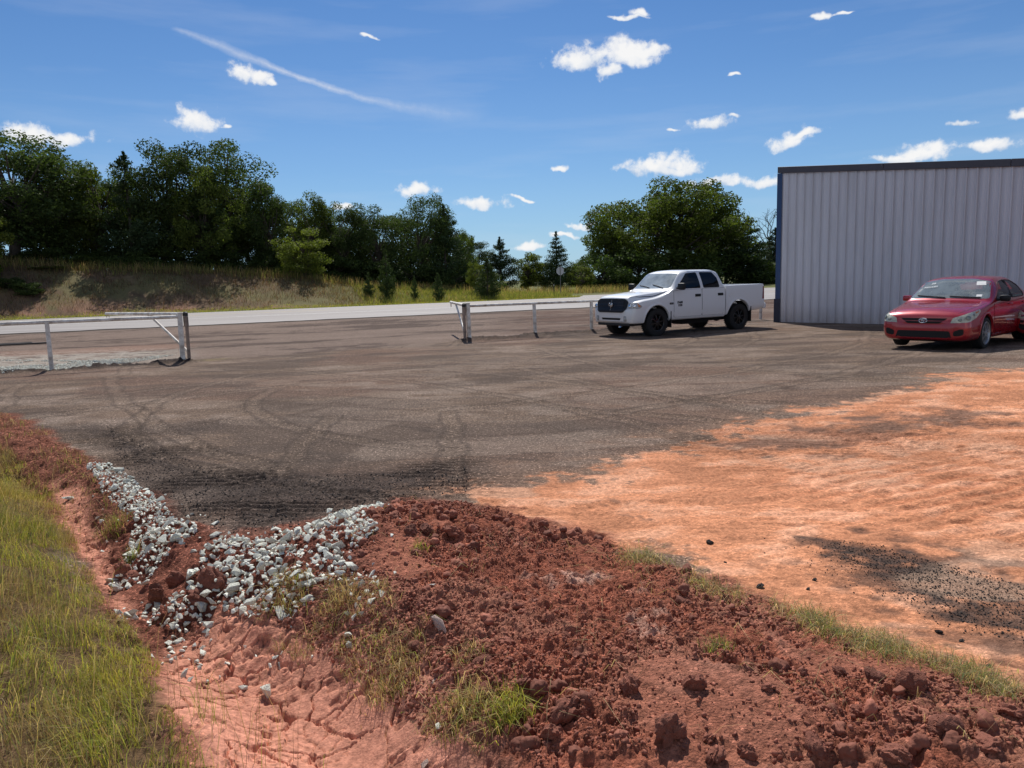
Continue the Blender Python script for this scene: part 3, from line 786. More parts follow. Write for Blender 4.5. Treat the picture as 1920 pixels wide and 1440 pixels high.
# ------------------------------------------------------------------ grass
def grass_mat(name, tr=.45):
    m, nt, out = new_mat(name)
    at = nd(nt, "ShaderNodeAttribute", attribute_name="tint")
    p = nd(nt, "ShaderNodeBsdfPrincipled", Roughness=.6); p.inputs["Specular IOR Level"].default_value = .2
    t = nd(nt, "ShaderNodeBsdfTranslucent"); mx = nd(nt, "ShaderNodeMixShader", Fac=tr)
    nt.links.new(at.outputs["Color"], p.inputs["Base Color"])
    nt.links.new(mixc(nt, 1.0, at.outputs["Color"], (1.25, 1.15, .8), 'MULTIPLY'), t.inputs["Color"])
    nt.links.new(p.outputs[0], mx.inputs[1]); nt.links.new(t.outputs[0], mx.inputs[2]); nt.links.new(mx.outputs[0], out.inputs[0])
    return m
m_grass = grass_mat("grass_blade")

def blade_arrays(P, h, w, lean, col, r, droop=.5):
    n = len(P); az = r.uniform(0, 2 * math.pi, n); sx, sy = np.cos(az) * w / 2, np.sin(az) * w / 2
    S = np.stack([sx, sy, np.zeros(n)], 1)
    up = np.array([0, 0, 1.0]); L = np.concatenate([lean, np.zeros((n, 1))], 1)
    b0 = P; b1 = P + up * (h * .55)[:, None] + L * (h * .25)[:, None]
    dz = 1 - droop * np.linalg.norm(lean, axis=1) ** 2
    b2 = P + up * (h * np.clip(dz, .35, 1))[:, None] + L * h[:, None]
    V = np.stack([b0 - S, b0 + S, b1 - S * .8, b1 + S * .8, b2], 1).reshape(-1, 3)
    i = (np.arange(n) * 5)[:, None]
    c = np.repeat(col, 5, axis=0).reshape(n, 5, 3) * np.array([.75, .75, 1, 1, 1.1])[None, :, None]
    return V, (i + np.array([0, 1, 3, 2])), (i + np.array([2, 3, 4])), c.reshape(-1, 3)

def grass(name, P, h, w, lean, col, r, mat=None, droop=.5, kind="stuff"):
    V, q, t, c = blade_arrays(P, h, w, lean, col, r, droop)
    o = np_mesh(name, V, [q, t], mat or m_grass, col=c)
    return tag(o, kind=kind) if kind else o

def pal(n, cols, wts, r, jit=.25):
    i = r.choice(len(cols), n, p=np.array(wts) / sum(wts)); return np.array(cols)[i] * (1 + jit * r.normal(size=(n, 1))).clip(.4, 1.8)
G1, G2, G3 = (.40, .40, .060), (.26, .31, .06), (.15, .20, .08)
DRY, STRAW, BRN = (.46, .34, .15), (.56, .45, .23), (.23, .145, .08)

r = np.random.default_rng(5)
def xyz(q): return np.stack([q[:, 0], q[:, 1], gz(q[:, 0], q[:, 1]) - .004], 1)
# left bank
GP = wpoly([(-500, 800), (0, 826), (52, 852), (106, 902), (152, 990), (196, 1070), (240, 1122), (290, 1178), (305, 1270), (350, 1360), (425, 1450), (520, 1600), (-800, 1800)], 0.02)
q = sample_poly(GP, 240000, r)
d = fbm(q[:, 0] * 1.8, q[:, 1] * 1.8, 3, 401); e = fbm(q[:, 0] * 7, q[:, 1] * 7, 2, 403)
q = q[(e > .36) & (r.random(len(q)) < .45 + .9 * (d - .3))]
d = fbm(q[:, 0] * 1.8, q[:, 1] * 1.8, 3, 401); ed = ss(0, .35, -sdf(GP, q[:, 0], q[:, 1]))
n = len(q); h = (.035 + .13 * r.random(n) ** 1.7) * (.55 + .6 * ed) * (.7 + .6 * d)
gcol = pal(n, [G1, G2, G3, DRY, BRN, STRAW], [4, 3, 1.0, 2.2, 1.2, .8], r); brown = pal(n, [DRY, BRN, STRAW, G3], [3, 3, 1, 1], r)
wb_ = ss(.44, .58, fbm(q[:, 0] * 2.6, q[:, 1] * 2.6, 3, 409))[:, None] * .85; yl = ss(.52, .66, fbm(q[:, 0] * 1.2, q[:, 1] * 1.2, 2, 411))[:, None] * .38
col = gcol * (1 - wb_) + brown * wb_; col = col * (1 - yl) + np.array([.40, .36, .05]) * yl
wind = np.stack([fbm(q[:, 0] * 3, q[:, 1] * 3, 2, 421) - .45, fbm(q[:, 0] * 3, q[:, 1] * 3, 2, 423) - .55], 1) * 1.6
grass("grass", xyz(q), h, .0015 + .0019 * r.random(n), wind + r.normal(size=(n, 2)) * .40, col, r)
# tall stems and seed heads over the bank and the mud
q = np.concatenate([sample_poly(GP, 2400, r), sample_poly(wpoly([(300, 1300), (480, 1340), (640, 1440), (620, 1560), (380, 1560)], -.1), 60, r)]); n = len(q)
grass("grass", xyz(q), r.uniform(.18, .42, n), np.full(n, .0022), r.normal(size=(n, 2)) * .30 + (.1, 0), pal(n, [DRY, BRN, G2, STRAW], [3, 2, 2, 1], r), r)
# grass ridge between mound and clay, and thin tufts on the mound
def tufts(name, centres, per, spread, hr, cols, wts, lean=.45, wd=.0035, up=.0, kind="stuff"):
    P, H = [], []
    for c in centres:
        k = int(per * r.uniform(.5, 1.5)); o = r.normal(size=(k, 2)) * spread * r.uniform(.6, 1.3)
        P.append(c[:2] + o); H.append(np.full(k, r.uniform(.7, 1.2)) * r.uniform(hr[0], hr[1], k))
    P = np.concatenate(P); H = np.concatenate(H); n = len(P)
    return grass(name, xyz(P), H, wd * r.uniform(.6, 1.2, n), r.normal(size=(n, 2)) * lean, pal(n, cols, wts, r), r, kind=kind)
RIDGE = [(1180, 1050), (1240, 1062), (1290, 1085), (1350, 1105), (1400, 1120), (1450, 1140), (1500, 1160), (1560, 1180), (1620, 1205), (1690, 1228), (1760, 1252), (1840, 1285), (1910, 1310)]
line = np.array([hit(u, v)[:2] for u, v in RIDGE])
tt = r.uniform(0, len(line) - 1.001, 260); i = tt.astype(int); f = (tt - i)[:, None]
cen = line[i] * (1 - f) + line[i + 1] * f + r.normal(size=(260, 2)) * (.07, .09)
cen = cen[fbm(tt * 2.3, tt * 0, 2, 15) > .50]
tufts("grass", cen, 46, .055, (.02, .10), [G3, G2, DRY, STRAW, BRN], [3, 1.5, 4, 2.5, 2], 1.0, .0026)
# dry litter along the foot of mound and in the ditch
q = sample_poly(wpoly([(520, 1120), (700, 1150), (780, 1220), (900, 1280), (1010, 1420), (900, 1450), (780, 1380), (640, 1260), (470, 1190)], -.1), 5200, r)
q = q[fbm(q[:, 0] * 5, q[:, 1] * 5, 2, 33) > .46]; n = len(q)
grass("dry_grass", xyz(q), r.uniform(.02, .10, n), r.uniform(.0016, .0032, n), r.normal(size=(n, 2)) * .9, pal(n, [DRY, BRN, STRAW, G2], [4, 3, 1.5, 1.6], r), r)
q = sample_poly(vis, 900, r); q = q[fbm(q[:, 0] * 3, q[:, 1] * 3, 2, 35) > .50]; n = len(q)
grass("dry_grass", xyz(q), r.uniform(.03, .12, n), r.uniform(.0018, .003, n), r.normal(size=(n, 2)) * 1.3, pal(n, [STRAW, DRY, BRN], [3, 3, 2], r), r, droop=.75)
q = sample_poly(P_BERM, 7000, r); q = q[fbm(q[:, 0] * 1.6, q[:, 1] * 1.6, 3, 37) > .48]; n = len(q)
grass("dry_grass", xyz(q), r.uniform(.03, .16, n), r.uniform(.002, .004, n), r.normal(size=(n, 2)) * .7, pal(n, [DRY, BRN, G2, STRAW], [3, 3, 2, 1], r), r)
# tufts one can point at
for u, v, per, sp, hr, cols, w, lab in (
        (955, 1345, 420, .055, (.05, .16), [G1, G2, DRY], [4, 3, 2], "bright green grass tuft at the foot of the red mound"),
        (870, 1330, 200, .05, (.04, .12), [G2, DRY, STRAW], [2, 3, 2], "straggly half dry tuft just left of the bright green tuft"),
        (785, 1032, 60, .03, (.03, .08), [G1, G2], [3, 2], "tiny green sprig on the upper slope of the red mound"),
        (1345, 1222, 140, .05, (.03, .09), [G2, G3, DRY], [3, 2, 2], "small green tuft below the grass ridge on red soil"),
        (645, 1135, 200, .05, (.06, .18), [DRY, BRN, STRAW, G2], [4, 3, 2, 1], "dry brown tuft growing through the white rocks"),
        (540, 1130, 160, .05, (.06, .16), [DRY, BRN, G2], [4, 3, 2], "dry tuft at the lower edge of the white rocks"),
        (745, 1270, 260, .07, (.04, .14), [DRY, BRN, G2, STRAW], [4, 3, 1.5, 2], "wide dry grass clump below the rocks and beside the mound"),
        (215, 995, 200, .07, (.05, .16), [G2, DRY, BRN], [3, 3, 2], "grass clump hanging over the ditch beside the upper rocks"),
        (250, 1045, 180, .05, (.05, .15), [G2, G3, DRY], [3, 2, 2], "green tuft in the middle of the upper rock spill"),
        (130, 870, 200, .09, (.06, .2), [BRN, DRY, G2], [3, 2, 2], "brown weedy clump on the red berm at the far left"),
        (400, 1350, 26, .09, (.14, .34), [G2, DRY], [2, 1], "thin tall stems rising from the cracked mud")):
    p = hit(u, v)
    o = tufts("grass_tuft", [p[:2]], per, sp, hr, cols, w, .55 if "stems" not in lab else .3, .0036 if "stems" not in lab else .0026, kind=None)
    tag(o, lab, "grass tuft")
# yellow wildflower dots on the bank
q = sample_poly(wpoly([(-40, 840), (40, 870), (110, 960), (130, 1060), (60, 1120), (-100, 1080)], .1), 260, r); n = len(q)
pp = xyz(q); pp[:, 2] += r.uniform(.10, .22, n)
m_yel = simple("yellow_petals", (.62, .50, .03), .6)
scatter("wildflowers", [cp[0]], pp, r.uniform(.003, .006, n), m_yel, r)

# ---- far side of the highway
def sa_pts(n, s0, s1, a0, a1, r):
    S = r.uniform(s0, s1, n); A = r.uniform(a0, a1, n)
    return np.stack([RO[0] + A * RD[0] + S * RN[0], RO[1] + A * RD[1] + S * RN[1]], 1), S, A
r = np.random.default_rng(8)
q, S, A = sa_pts(26000, RW + .3, RW + 4.5, -50, 40, r); m = on_s(1088, RW)[0]
q = q[(q[:, 0] < m + (S - RW) * .1)]; n = len(q)
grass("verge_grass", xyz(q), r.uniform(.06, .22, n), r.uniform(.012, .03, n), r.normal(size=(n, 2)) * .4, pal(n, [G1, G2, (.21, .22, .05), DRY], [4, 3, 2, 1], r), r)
q, S, A = sa_pts(62000, RW + 3.5, CREST + 3, -55, 14, r)
k = fbm(q[:, 0] * .45, q[:, 1] * .45, 3, 51); bareness = ss(CREST - 2, RW + 4, S) * ss(4, -14, A)
keep = (r.random(len(q)) < .95 - .62 * bareness) & (k > .30 + .14 * bareness); q, S, A, k = q[keep], S[keep], A[keep], k[keep]; n = len(q)
brn = ss(8, -10, A)[:, None]
col = pal(n, [(.17, .095, .055), (.13, .08, .045), (.22, .15, .08), (.15, .16, .05)], [4, 3, 1.2, 2.2], r) * brn + pal(n, [(.26, .28, .05), (.18, .23, .05), DRY, (.17, .15, .06)], [3, 3, 1, 1], r) * (1 - brn)
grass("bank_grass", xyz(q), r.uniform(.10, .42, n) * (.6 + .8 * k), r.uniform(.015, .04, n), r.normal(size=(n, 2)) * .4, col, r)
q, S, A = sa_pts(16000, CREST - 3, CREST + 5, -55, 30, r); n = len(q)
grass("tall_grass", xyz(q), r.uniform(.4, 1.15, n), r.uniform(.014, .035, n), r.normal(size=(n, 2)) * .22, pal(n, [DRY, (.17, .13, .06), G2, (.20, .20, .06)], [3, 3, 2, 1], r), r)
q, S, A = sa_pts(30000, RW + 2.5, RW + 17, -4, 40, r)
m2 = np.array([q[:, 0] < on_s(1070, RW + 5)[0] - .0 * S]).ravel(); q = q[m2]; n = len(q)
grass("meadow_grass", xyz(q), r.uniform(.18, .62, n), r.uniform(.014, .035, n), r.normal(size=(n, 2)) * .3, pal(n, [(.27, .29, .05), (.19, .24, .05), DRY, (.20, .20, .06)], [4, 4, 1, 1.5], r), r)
# ------------------------------------------------------------------ trees
def leaf_mat(name, c1, c2, tr=.35):
    m, nt, out = new_mat(name)
    at = nd(nt, "ShaderNodeAttribute", attribute_name="shade"); oi = nd(nt, "ShaderNodeObjectInfo")
    base = ramp(nt, at.outputs["Fac"], [(0, c1), (1, c2)])
    rv = ramp(nt, oi.outputs["Random"], [(0, .75), (1, 1.2)])
    c = mixc(nt, 1.0, base, rv, 'MULTIPLY')
    p = nd(nt, "ShaderNodeBsdfPrincipled", Roughness=.7); p.inputs["Specular IOR Level"].default_value = .10
    t = nd(nt, "ShaderNodeBsdfTranslucent"); mx = nd(nt, "ShaderNodeMixShader", Fac=tr)
    nt.links.new(c, p.inputs["Base Color"]); nt.links.new(mixc(nt, 1.0, c, (1.02, 1.2, .5), 'MULTIPLY'), t.inputs["Color"])
    nt.links.new(p.outputs[0], mx.inputs[1]); nt.links.new(t.outputs[0], mx.inputs[2]); nt.links.new(mx.outputs[0], out.inputs[0])
    return m
m_oak = leaf_mat("oak_leaf", (.036, .058, .020), (.095, .125, .036))
m_elm = leaf_mat("elm_leaf", (.064, .094, .024), (.175, .20, .044), .45)
m_lite = leaf_mat("yellowing_leaf", (.085, .11, .024), (.20, .215, .042), .42)
m_ced = leaf_mat("cedar_spray", (.026, .046, .022), (.065, .092, .036), .18)
m_yced = leaf_mat("young_cedar_spray", (.045, .075, .026), (.10, .13, .042), .22)
m_bark = simple("tree_bark", (.075, .058, .045), .9, var=.4, vscale=3)

def leaf_quads(P, Nn, size, asp, r):
    n = len(P); t = r.normal(size=(n, 3)); t -= (t * Nn).sum(1)[:, None] * Nn; t /= np.linalg.norm(t, axis=1)[:, None]
    b = np.cross(Nn, t); L = size[:, None]
    V = np.stack([P - t * L, P + b * L * asp - t * L * .1 + Nn * L * .15, P + t * L, P - b * L * asp - t * L * .1 + Nn * L * .15], 1).reshape(-1, 3)
    return V, (np.arange(n) * 4)[:, None] + np.arange(4)

def unit(r, n):
    d = r.normal(size=(n, 3)); return d / np.linalg.norm(d, axis=1)[:, None]

def tree_meshes(name, seed, H, R, cb, ncl, nlf, lmat, leaf=.17, bare=False, dome=1.0, rcl=(.16, .30), inner=.35, vary=.30):
    """crown in clumps at branch ends, tapered trunk and limbs; returns (crown mesh, wood mesh)"""
    r = np.random.default_rng(seed); zc = (cb + H) / 2; hz = (H - cb) / 2
    C = []
    while len(C) < ncl:
        d = unit(r, 1)[0]; rho = r.uniform(inner, 1.0) ** .6
        k = 1 + vary * (float(fbm(np.array([d[0] * 1.5 + 9]), np.array([d[2] * 1.5 + d[1] * 1.1]), 2, seed)[0]) - .5) * 2
        p = np.array([d[0] * R * rho * k, d[1] * R * rho * k, zc + d[2] * hz * rho * (k if d[2] > 0 else 1)])
        if dome > 1 and d[2] < 0: p[:2] *= 1.05
        rc = R * r.uniform(*rcl)
        p[2] = max(p[2], rc * .5)
        p[2] = min(p[2], H - rc * .6)
        C.append((*p, rc))
    C = np.array(C); w = C[:, 3] ** 2; pick = r.choice(ncl, nlf, p=w / w.sum())
    d = unit(r, nlf); rho = r.uniform(.25, 1, nlf) ** .5
    P = C[pick, :3] + d * (C[pick, 3] * rho)[:, None] * np.array([1.08, 1.08, .78])
    P += unit(r, nlf) * .12
    P[:, 2] = np.maximum(P[:, 2], .1)
    Nn = d * .5 + unit(r, nlf) * .8 + np.array([0, 0, .5]); Nn /= np.linalg.norm(Nn, axis=1)[:, None]
    V, F = leaf_quads(P, Nn, leaf * r.uniform(.6, 1.3, nlf), .55, r)
    sh = np.clip(.5 + .22 * r.normal(size=nlf) + .35 * (r.random(ncl)[pick] - .5), 0, 1)
    o = np_mesh(name, V, F, lmat, attrs={"shade": np.repeat(sh, 4)}); crown = o.data; bpy.data.objects.remove(o)
    wm = wood(seed, H, R, cb, C[r.permutation(ncl)[:min(ncl, 46)]], r)
    return crown, wm

def wood(seed, H, R, cb, C, r, tw=.028):
    bm = bmesh.new(); tr = H * tw
    tp = [Vector((0, 0, -.4))]; x = Vector((0, 0, 0))
    for k in range(1, 6): tp.append(Vector((r.normal() * R * .04 * k, r.normal() * R * .04 * k, H * .72 * k / 5)))
    add_tube(bm, tp, [tr * 1.35, tr * .95, tr * .8, tr * .6, tr * .42, tr * .2], 8)
    for c in C:
        c = Vector(c[:3]); z0 = min(max(c.z * .55, cb * .6), H * .62); f = z0 / (H * .72) * 5; i = min(int(f), 4)
        s = tp[i].lerp(tp[i + 1], f - i) if i > 0 else Vector((0, 0, z0)).lerp(tp[1], .5)
        s.z = max(s.z, .3); m = s.lerp(c, .5) + Vector((r.normal(), r.normal(), abs(r.normal()) * .5)) * R * .05
        L = (c - s).length; a = min(tr * .38, .02 + L * .016)
        add_tube(bm, [s, m, s.lerp(c, .8) + Vector((0, 0, R * .02)), c], [a, a * .7, a * .4, a * .15], 5, cap=False)
    bmesh.ops.recalc_face_normals(bm, faces=bm.faces[:]); me = bpy.data.meshes.new("trunk"); bm.to_mesh(me); bm.free()
    me.materials.append(m_bark); me.polygons.foreach_set("use_smooth", np.ones(len(me.polygons), bool)); return me

def conifer_meshes(name, seed, H, R, nlf, lmat, power=.75, ragged=.25, cb=.02, leaf=.13, tiers=0):
    r = np.random.default_rng(seed); nb = int(90 if not tiers else tiers * 12)
    zf = r.uniform(cb, 1, nb) ** 1.15 if not tiers else np.repeat(np.linspace(cb, .97, tiers), 12)[:nb] + r.normal(size=nb) * .012
    zf = np.clip(zf, cb, .985); az = r.uniform(0, 2 * math.pi, nb)
    L = R * ((1 - zf) ** power) * (1 - .45 * np.exp(-(zf / .10) ** 2)) * (1 + ragged * r.normal(size=nb)).clip(.5, 1.5) + .05
    pick = r.choice(nb, nlf, p=(L ** 1.3) / (L ** 1.3).sum()); t = r.uniform(.05, 1, nlf) ** .6
    rise = .28 if not tiers else .12
    Px = np.cos(az[pick]) * L[pick] * t; Py = np.sin(az[pick]) * L[pick] * t; Pz = zf[pick] * H + L[pick] * t * rise + (t ** 2) * L[pick] * .12
    P = np.stack([Px, Py, Pz], 1) + r.normal(size=(nlf, 3)) * (np.array([.10, .10, .09]) * R * (.25 + .9 * (1 - zf[pick]))[:, None])
    P[:, 2] = np.clip(P[:, 2], .03, H * 1.02)
    top = r.random(nlf) < .015; P[top] = np.stack([r.normal(size=top.sum()) * .05, r.normal(size=top.sum()) * .05, H * r.uniform(.93, 1.03, top.sum())], 1)
    out = np.stack([np.cos(az[pick]), np.sin(az[pick]), np.full(nlf, .7)], 1)
    Nn = out * .4 + unit(r, nlf) * .9; Nn /= np.linalg.norm(Nn, axis=1)[:, None]
    V, F = leaf_quads(P, Nn, leaf * r.uniform(.6, 1.4, nlf), .38, r)
    sh = np.clip(.45 + .2 * r.normal(size=nlf) + .3 * (r.random(nb)[pick] - .5), 0, 1)
    o = np_mesh(name, V, F, lmat, attrs={"shade": np.repeat(sh, 4)}); crown = o.data; bpy.data.objects.remove(o)
    bm = bmesh.new(); add_tube(bm, [(0, 0, -.3), (0, 0, H * .5), (0, 0, H * .96)], [H * .02, H * .012, H * .003], 7)
    for k in range(0, nb, 4): add_tube(bm, [(0, 0, zf[k] * H * .95), (math.cos(az[k]) * L[k] * .8, math.sin(az[k]) * L[k] * .8, zf[k] * H + L[k] * .8 * rise)], [.025, .008], 4, False)
    me = bpy.data.meshes.new("trunk"); bm.to_mesh(me); bm.free(); me.materials.append(m_bark)
    return crown, me

PROTO = {}
for k in range(5): PROTO["oak%d" % k] = (tree_meshes("crown", 500 + k, 14, 5.2, 1.6, 64 + 6 * k, 20000, m_oak, .145), 14, 5.2)
for k in range(3): PROTO["elm%d" % k] = (tree_meshes("crown", 540 + k, 12, 5.0, 1.0, 60, 18000, m_elm, .14), 12, 5.0)
PROTO["broad"] = (tree_meshes("crown", 561, 11.5, 7.2, 1.2, 150, 42000, m_elm, .14, rcl=(.09, .20), inner=.12, dome=1.1, vary=.14), 11.5, 7.2)
for k in range(2): PROTO["lite%d" % k] = (tree_meshes("crown", 580 + k, 7, 2.7, .3, 44, 7500, m_lite, .13), 7, 2.7)
for k in range(3): PROTO["ced%d" % k] = (conifer_meshes("crown", 600 + k, 10, 3.0, 13000, m_ced, .7, .22), 10, 3.0)
PROTO["pine"] = (conifer_meshes("crown", 620, 9, 2.9, 11000, m_ced, .95, .16, .05, .12, 13), 9, 2.9)
for k in range(2): PROTO["young%d" % k] = (conifer_meshes("crown", 640 + k, 3.0, .85, 6500, m_yced, .8, .12, .0, .055), 3.0, .85)
for k in range(2): PROTO["bush%d" % k] = (tree_meshes("crown", 660 + k, 3.6, 2.3, -.4, 40, 7500, m_oak, .12, rcl=(.2, .36)), 3.6, 2.3)
PROTO["sap"] = (tree_meshes("crown", 680, 5.5, 2.0, -.6, 90, 13000, m_lite, .085, rcl=(.16, .30), inner=.1, vary=.2), 5.5, 2.0)

def plant(name, kind, u, vtop, halfpx, s, label, cat="tree", group=None, rz=None, sink=.0, hgt=None):
    (crown, wd), Hp, Rp = PROTO[kind]
    p = on_s(u, s); z0 = float(height0(np.array([p[0]]), np.array([p[1]]))[0]) - sink
    d = ray(u, vtop); zt = CAMH + d[2] * (p[1] / d[1]); Hh = hgt or max(zt - z0, .3)
    Rr = halfpx / FPX * np.linalg.norm([p[0], p[1]])
    e = empty(name, (p[0], p[1], z0), rz if rz is not None else (u * 1.7) % 6.28)
    e.scale = (Rr / Rp, Rr / Rp, Hh / Hp)
    a = bpy.data.objects.new("crown", crown); COL.objects.link(a); a.parent = e
    b = bpy.data.objects.new("trunk", wd); COL.objects.link(b); b.parent = e
    return tag(e, label, cat, group)
S1 = CREST + 4; GL = "woodland trees on the bank across the highway"
T = [  # name, proto, u, vtop, half width px, extra distance, label
 ("oak_tree", "oak4", 40, 244, 104, 0, "tall dark oak at the left end of the wood, its rounded top the highest there"),
 ("oak_tree", "oak1", -90, 248, 110, 1, "dark oak cut by the left border of the photo"),
 ("oak_tree", "oak2", 118, 292, 66, 2, "dark oak on the shoulder of the tallest left hand oak"),
 ("oak_tree", "elm0", 195, 288, 60, 3, "loose crowned tree between the left oak and the spiky cedar"),
 ("cedar_tree", "ced0", 258, 290, 58, 0, "dark cedar with a spiky top rising between the left trees"),
 ("oak_tree", "oak3", 345, 272, 78, 2, "left half of the great flat topped oak clump, sky showing in its crown"),
 ("oak_tree", "oak4", 440, 268, 86, 3, "right half of the great flat topped oak clump, broad and round"),
 ("oak_tree", "elm1", 395, 318, 66, 0, "olive green tree standing in front of the flat topped oaks"),
 ("oak_tree", "oak2", 508, 345, 50, 2, "lower oak stepping down to the right of the flat topped clump"),
 ("oak_tree", "elm2", 590, 358, 52, 3, "round topped tree beyond the small yellow green tree"),
 ("oak_tree", "oak0", 645, 384, 44, 2, "dark oak in the dip of the treeline beside the yellow green tree"),
 ("oak_tree", "oak1", 712, 382, 58, 2, "dark oak with a knobbly top left of the tall dark pair"),
 ("oak_tree", "oak3", 800, 368, 52, 3, "tallest dark oak at the right end of the wood"),
 ("cedar_tree", "ced1", 838, 388, 48, 1, "broad black green cedar against the right end of the wood"),
 ("oak_tree", "elm0", 876, 425, 24, 4, "thin leafed tree at the very right edge of the wood, sky through it"),
 ("young_tree", "sap", 573, 424, 46, -4, "small yellow green tree standing in front of the dark wood"),
 ("young_tree", "lite0", -18, 372, 40, -9, "yellow green tree just entering the photo at the left border"),
 ("cedar_tree", "ced2", 940, 447, 38, 7, "dark pointed cedar standing apart, right of the wood"),
 ("cedar_tree", "young1", 915, 486, 27, -14, "squat dark cedar bush on the verge below the lone pointed cedar"),
 ("olive_tree", "lite1", 893, 492, 18, -8, "pale leafed sapling half behind the squat cedar bush"),
 ("olive_tree", "lite0", 992, 470, 34, 9, "olive yellow tree left of the pine behind the octagonal sign"),
 ("pine_tree", "pine", 1045, 437, 42, 8, "dark pine with layered boughs behind the octagonal sign"),
 ("olive_tree", "elm2", 1082, 486, 28, 18, "low round tree in the gap right of the pine"),
 ("olive_tree", "lite1", 1085, 498, 26, 6, "low yellowish tree right of the octagonal sign, beyond the side road"),
 ("shade_tree", "broad", 1252, 330, 142, 16, "great domed shade tree behind the white pickup"),
 ("shade_tree", "elm1", 1140, 395, 50, 17, "left lobe tree leaning out from the great domed tree"),
 ("shrub", "bush0", 1130, 470, 50, 11, "olive shrub at the left foot of the great domed tree"),
 ("shade_tree", "oak2", 1330, 392, 66, 20, "dark tree behind the right side of the great domed tree"),
 ("cedar_tree", "ced1", 1400, 408, 46, 14, "black cedar right of the great domed tree, near the building"),
 ("cedar_tree", "ced0", 1452, 430, 50, 18, "black cedar partly hidden behind the building corner"),
 ("shrub", "bush1", 1200, 466, 62, 12, "dark shrub under the left side of the domed tree"),
 ("shrub", "bush0", 1290, 462, 66, 12, "dark shrub under the domed tree, above the pickup roof"),
 ("shrub", "bush1", 1385, 470, 60, 13, "dark shrub behind the pickup bed"),
 ("shrub", "bush0", 1450, 478, 46, 14, "dark shrub between the pickup and the building corner"),
 ("cedar_tree", "young0", 727, 470, 17, -12, "slim young cedar on the verge, tallest of the small ones"),
 ("cedar_tree", "young1", 822, 513, 14, -14, "short green cedar on the verge right of a wooden post"),
 ("cedar_tree", "young0", 693, 512, 12, -11, "tiny cedar to the left of the slim young cedar"),
 ("cedar_tree", "young1", 778, 518, 9, -13, "smallest cedar, just left of the wooden post"),
]
for nm, pr, u, vt, hw, ex, lab in T:
    plant(nm, pr, u, vt, hw, S1 + ex, lab, "shrub" if nm == "shrub" else "tree")
# dark undergrowth along the foot of the wood
UB = [(-120, 470), (-40, 455), (30, 462), (85, 470), (140, 460), (195, 468), (250, 458), (305, 462), (355, 470), (410, 465), (465, 468), (520, 470), (560, 480), (630, 478), (675, 488), (720, 490), (765, 492), (805, 494), (850, 500), (885, 506)]
UL = ["at the left border", "under the left border oak", "under the tallest left oak", "between the left oaks", "left of the loose crowned tree", "under the loose crowned tree", "under the spiky cedar", "right of the spiky cedar",
      "under the left flat topped oak", "below the olive green tree", "under the right flat topped oak", "under the stepped oak", "behind the yellow green tree, its left", "behind the yellow green tree, its right", "under the dip in the treeline",
      "under the knobbly oak", "right of the slim young cedar", "behind the wooden post", "under the broad black cedar", "at the right end of the wood"]
for k, ((u, vt), l) in enumerate(zip(UB, UL)):
    plant("shrub", "bush%d" % (k % 2), u, vt, 44, S1 - .6 + (k % 3) * .8, "dark undergrowth bush " + l, "shrub", "undergrowth along the foot of the wood")
# second rank, only its tops and gaps show
BK = [(-60, 330), (75, 330), (150, 345), (225, 335), (300, 345), (390, 335), (470, 345), (540, 380), (620, 400), (680, 410), (755, 395), (845, 420), (900, 455), (1020, 492), (1170, 440), (1290, 420), (1360, 440), (1430, 455)]
for k, (u, vt) in enumerate(BK):
    plant("oak_tree", "oak%d" % (k % 5), u, vt, 58 if u < 880 else 40, S1 + (9 if u < 900 else 27) + (k % 3), "dark tree deeper in the wood, seen through gaps between the front trees", "tree", "second rank of the wood")
# bare tree behind the building corner
r = np.random.default_rng(77)
def bare_tree():
    bm = bmesh.new()
    def grow(p, d, L, a, lev):
        q = p + d * L; m = p.lerp(q, .5) + Vector((r.normal(), r.normal(), 0)) * L * .06
        add_tube(bm, [p, m, q], [a, a * .85, a * .65], 5 if lev < 3 else 3, False)
        if lev >= 5: return
        for _ in range(2 if lev else 4):
            nd_ = (d + Vector((r.normal(), r.normal(), r.normal() * .5 + .12)) * .55).normalized()
            grow(q, nd_, L * r.uniform(.62, .85), a * .6, lev + 1)
        if lev > 1: grow(p.lerp(q, .6), (d + Vector((r.normal(), r.normal(), .2)) * .7).normalized(), L * .6, a * .45, lev + 1)
    grow(Vector((0, 0, -.2)), Vector((0, 0, 1)), 2.6, .16, 0)
    return bm
p = on_s(1447, S1 + 22); z0 = float(height0(np.array([p[0]]), np.array([p[1]]))[0])
e = empty("bare_tree", (p[0], p[1], z0)); tag(e, "bare twiggy tree peeping out beside the building corner", "tree")
bo = bm_obj("trunk", bare_tree(), m_bark, e)
zt = CAMH + ray(1447, 385)[2] * (p[1] / ray(1447, 385)[1]); hmax = max(v.co.z for v in bo.data.vertices); sc_ = (zt - z0) / hmax
e.scale = (sc_, sc_, sc_)
tv = np.array([v.co for v in bo.data.vertices]); tv = tv[tv[:, 2] > hmax * .5]; tv = tv[r.integers(0, len(tv), 420)]; tv = tv[tv[:, 0] > -.2]
nn = unit(r, len(tv)); V, F = leaf_quads(tv + r.normal(size=tv.shape) * .05, nn, r.uniform(.04, .08, len(tv)), .6, r)
np_mesh("crown", V, F, m_elm, e, attrs={"shade": np.repeat(r.random(len(tv)), 4)})
# weeds on the crest at the left
for u, s, hp, l in ((95, CREST - 2, 500, "yellowish weed clump on top of the bank at the left"), (20, CREST - 6, 520, "green weedy bush low on the bank at the left border"), (55, CREST - 7, 528, "green weedy bush beside the one at the left border")):
    plant("weed_bush", "lite1" if "yellow" in l else "bush1", u, hp, 22, s, l, "weeds")
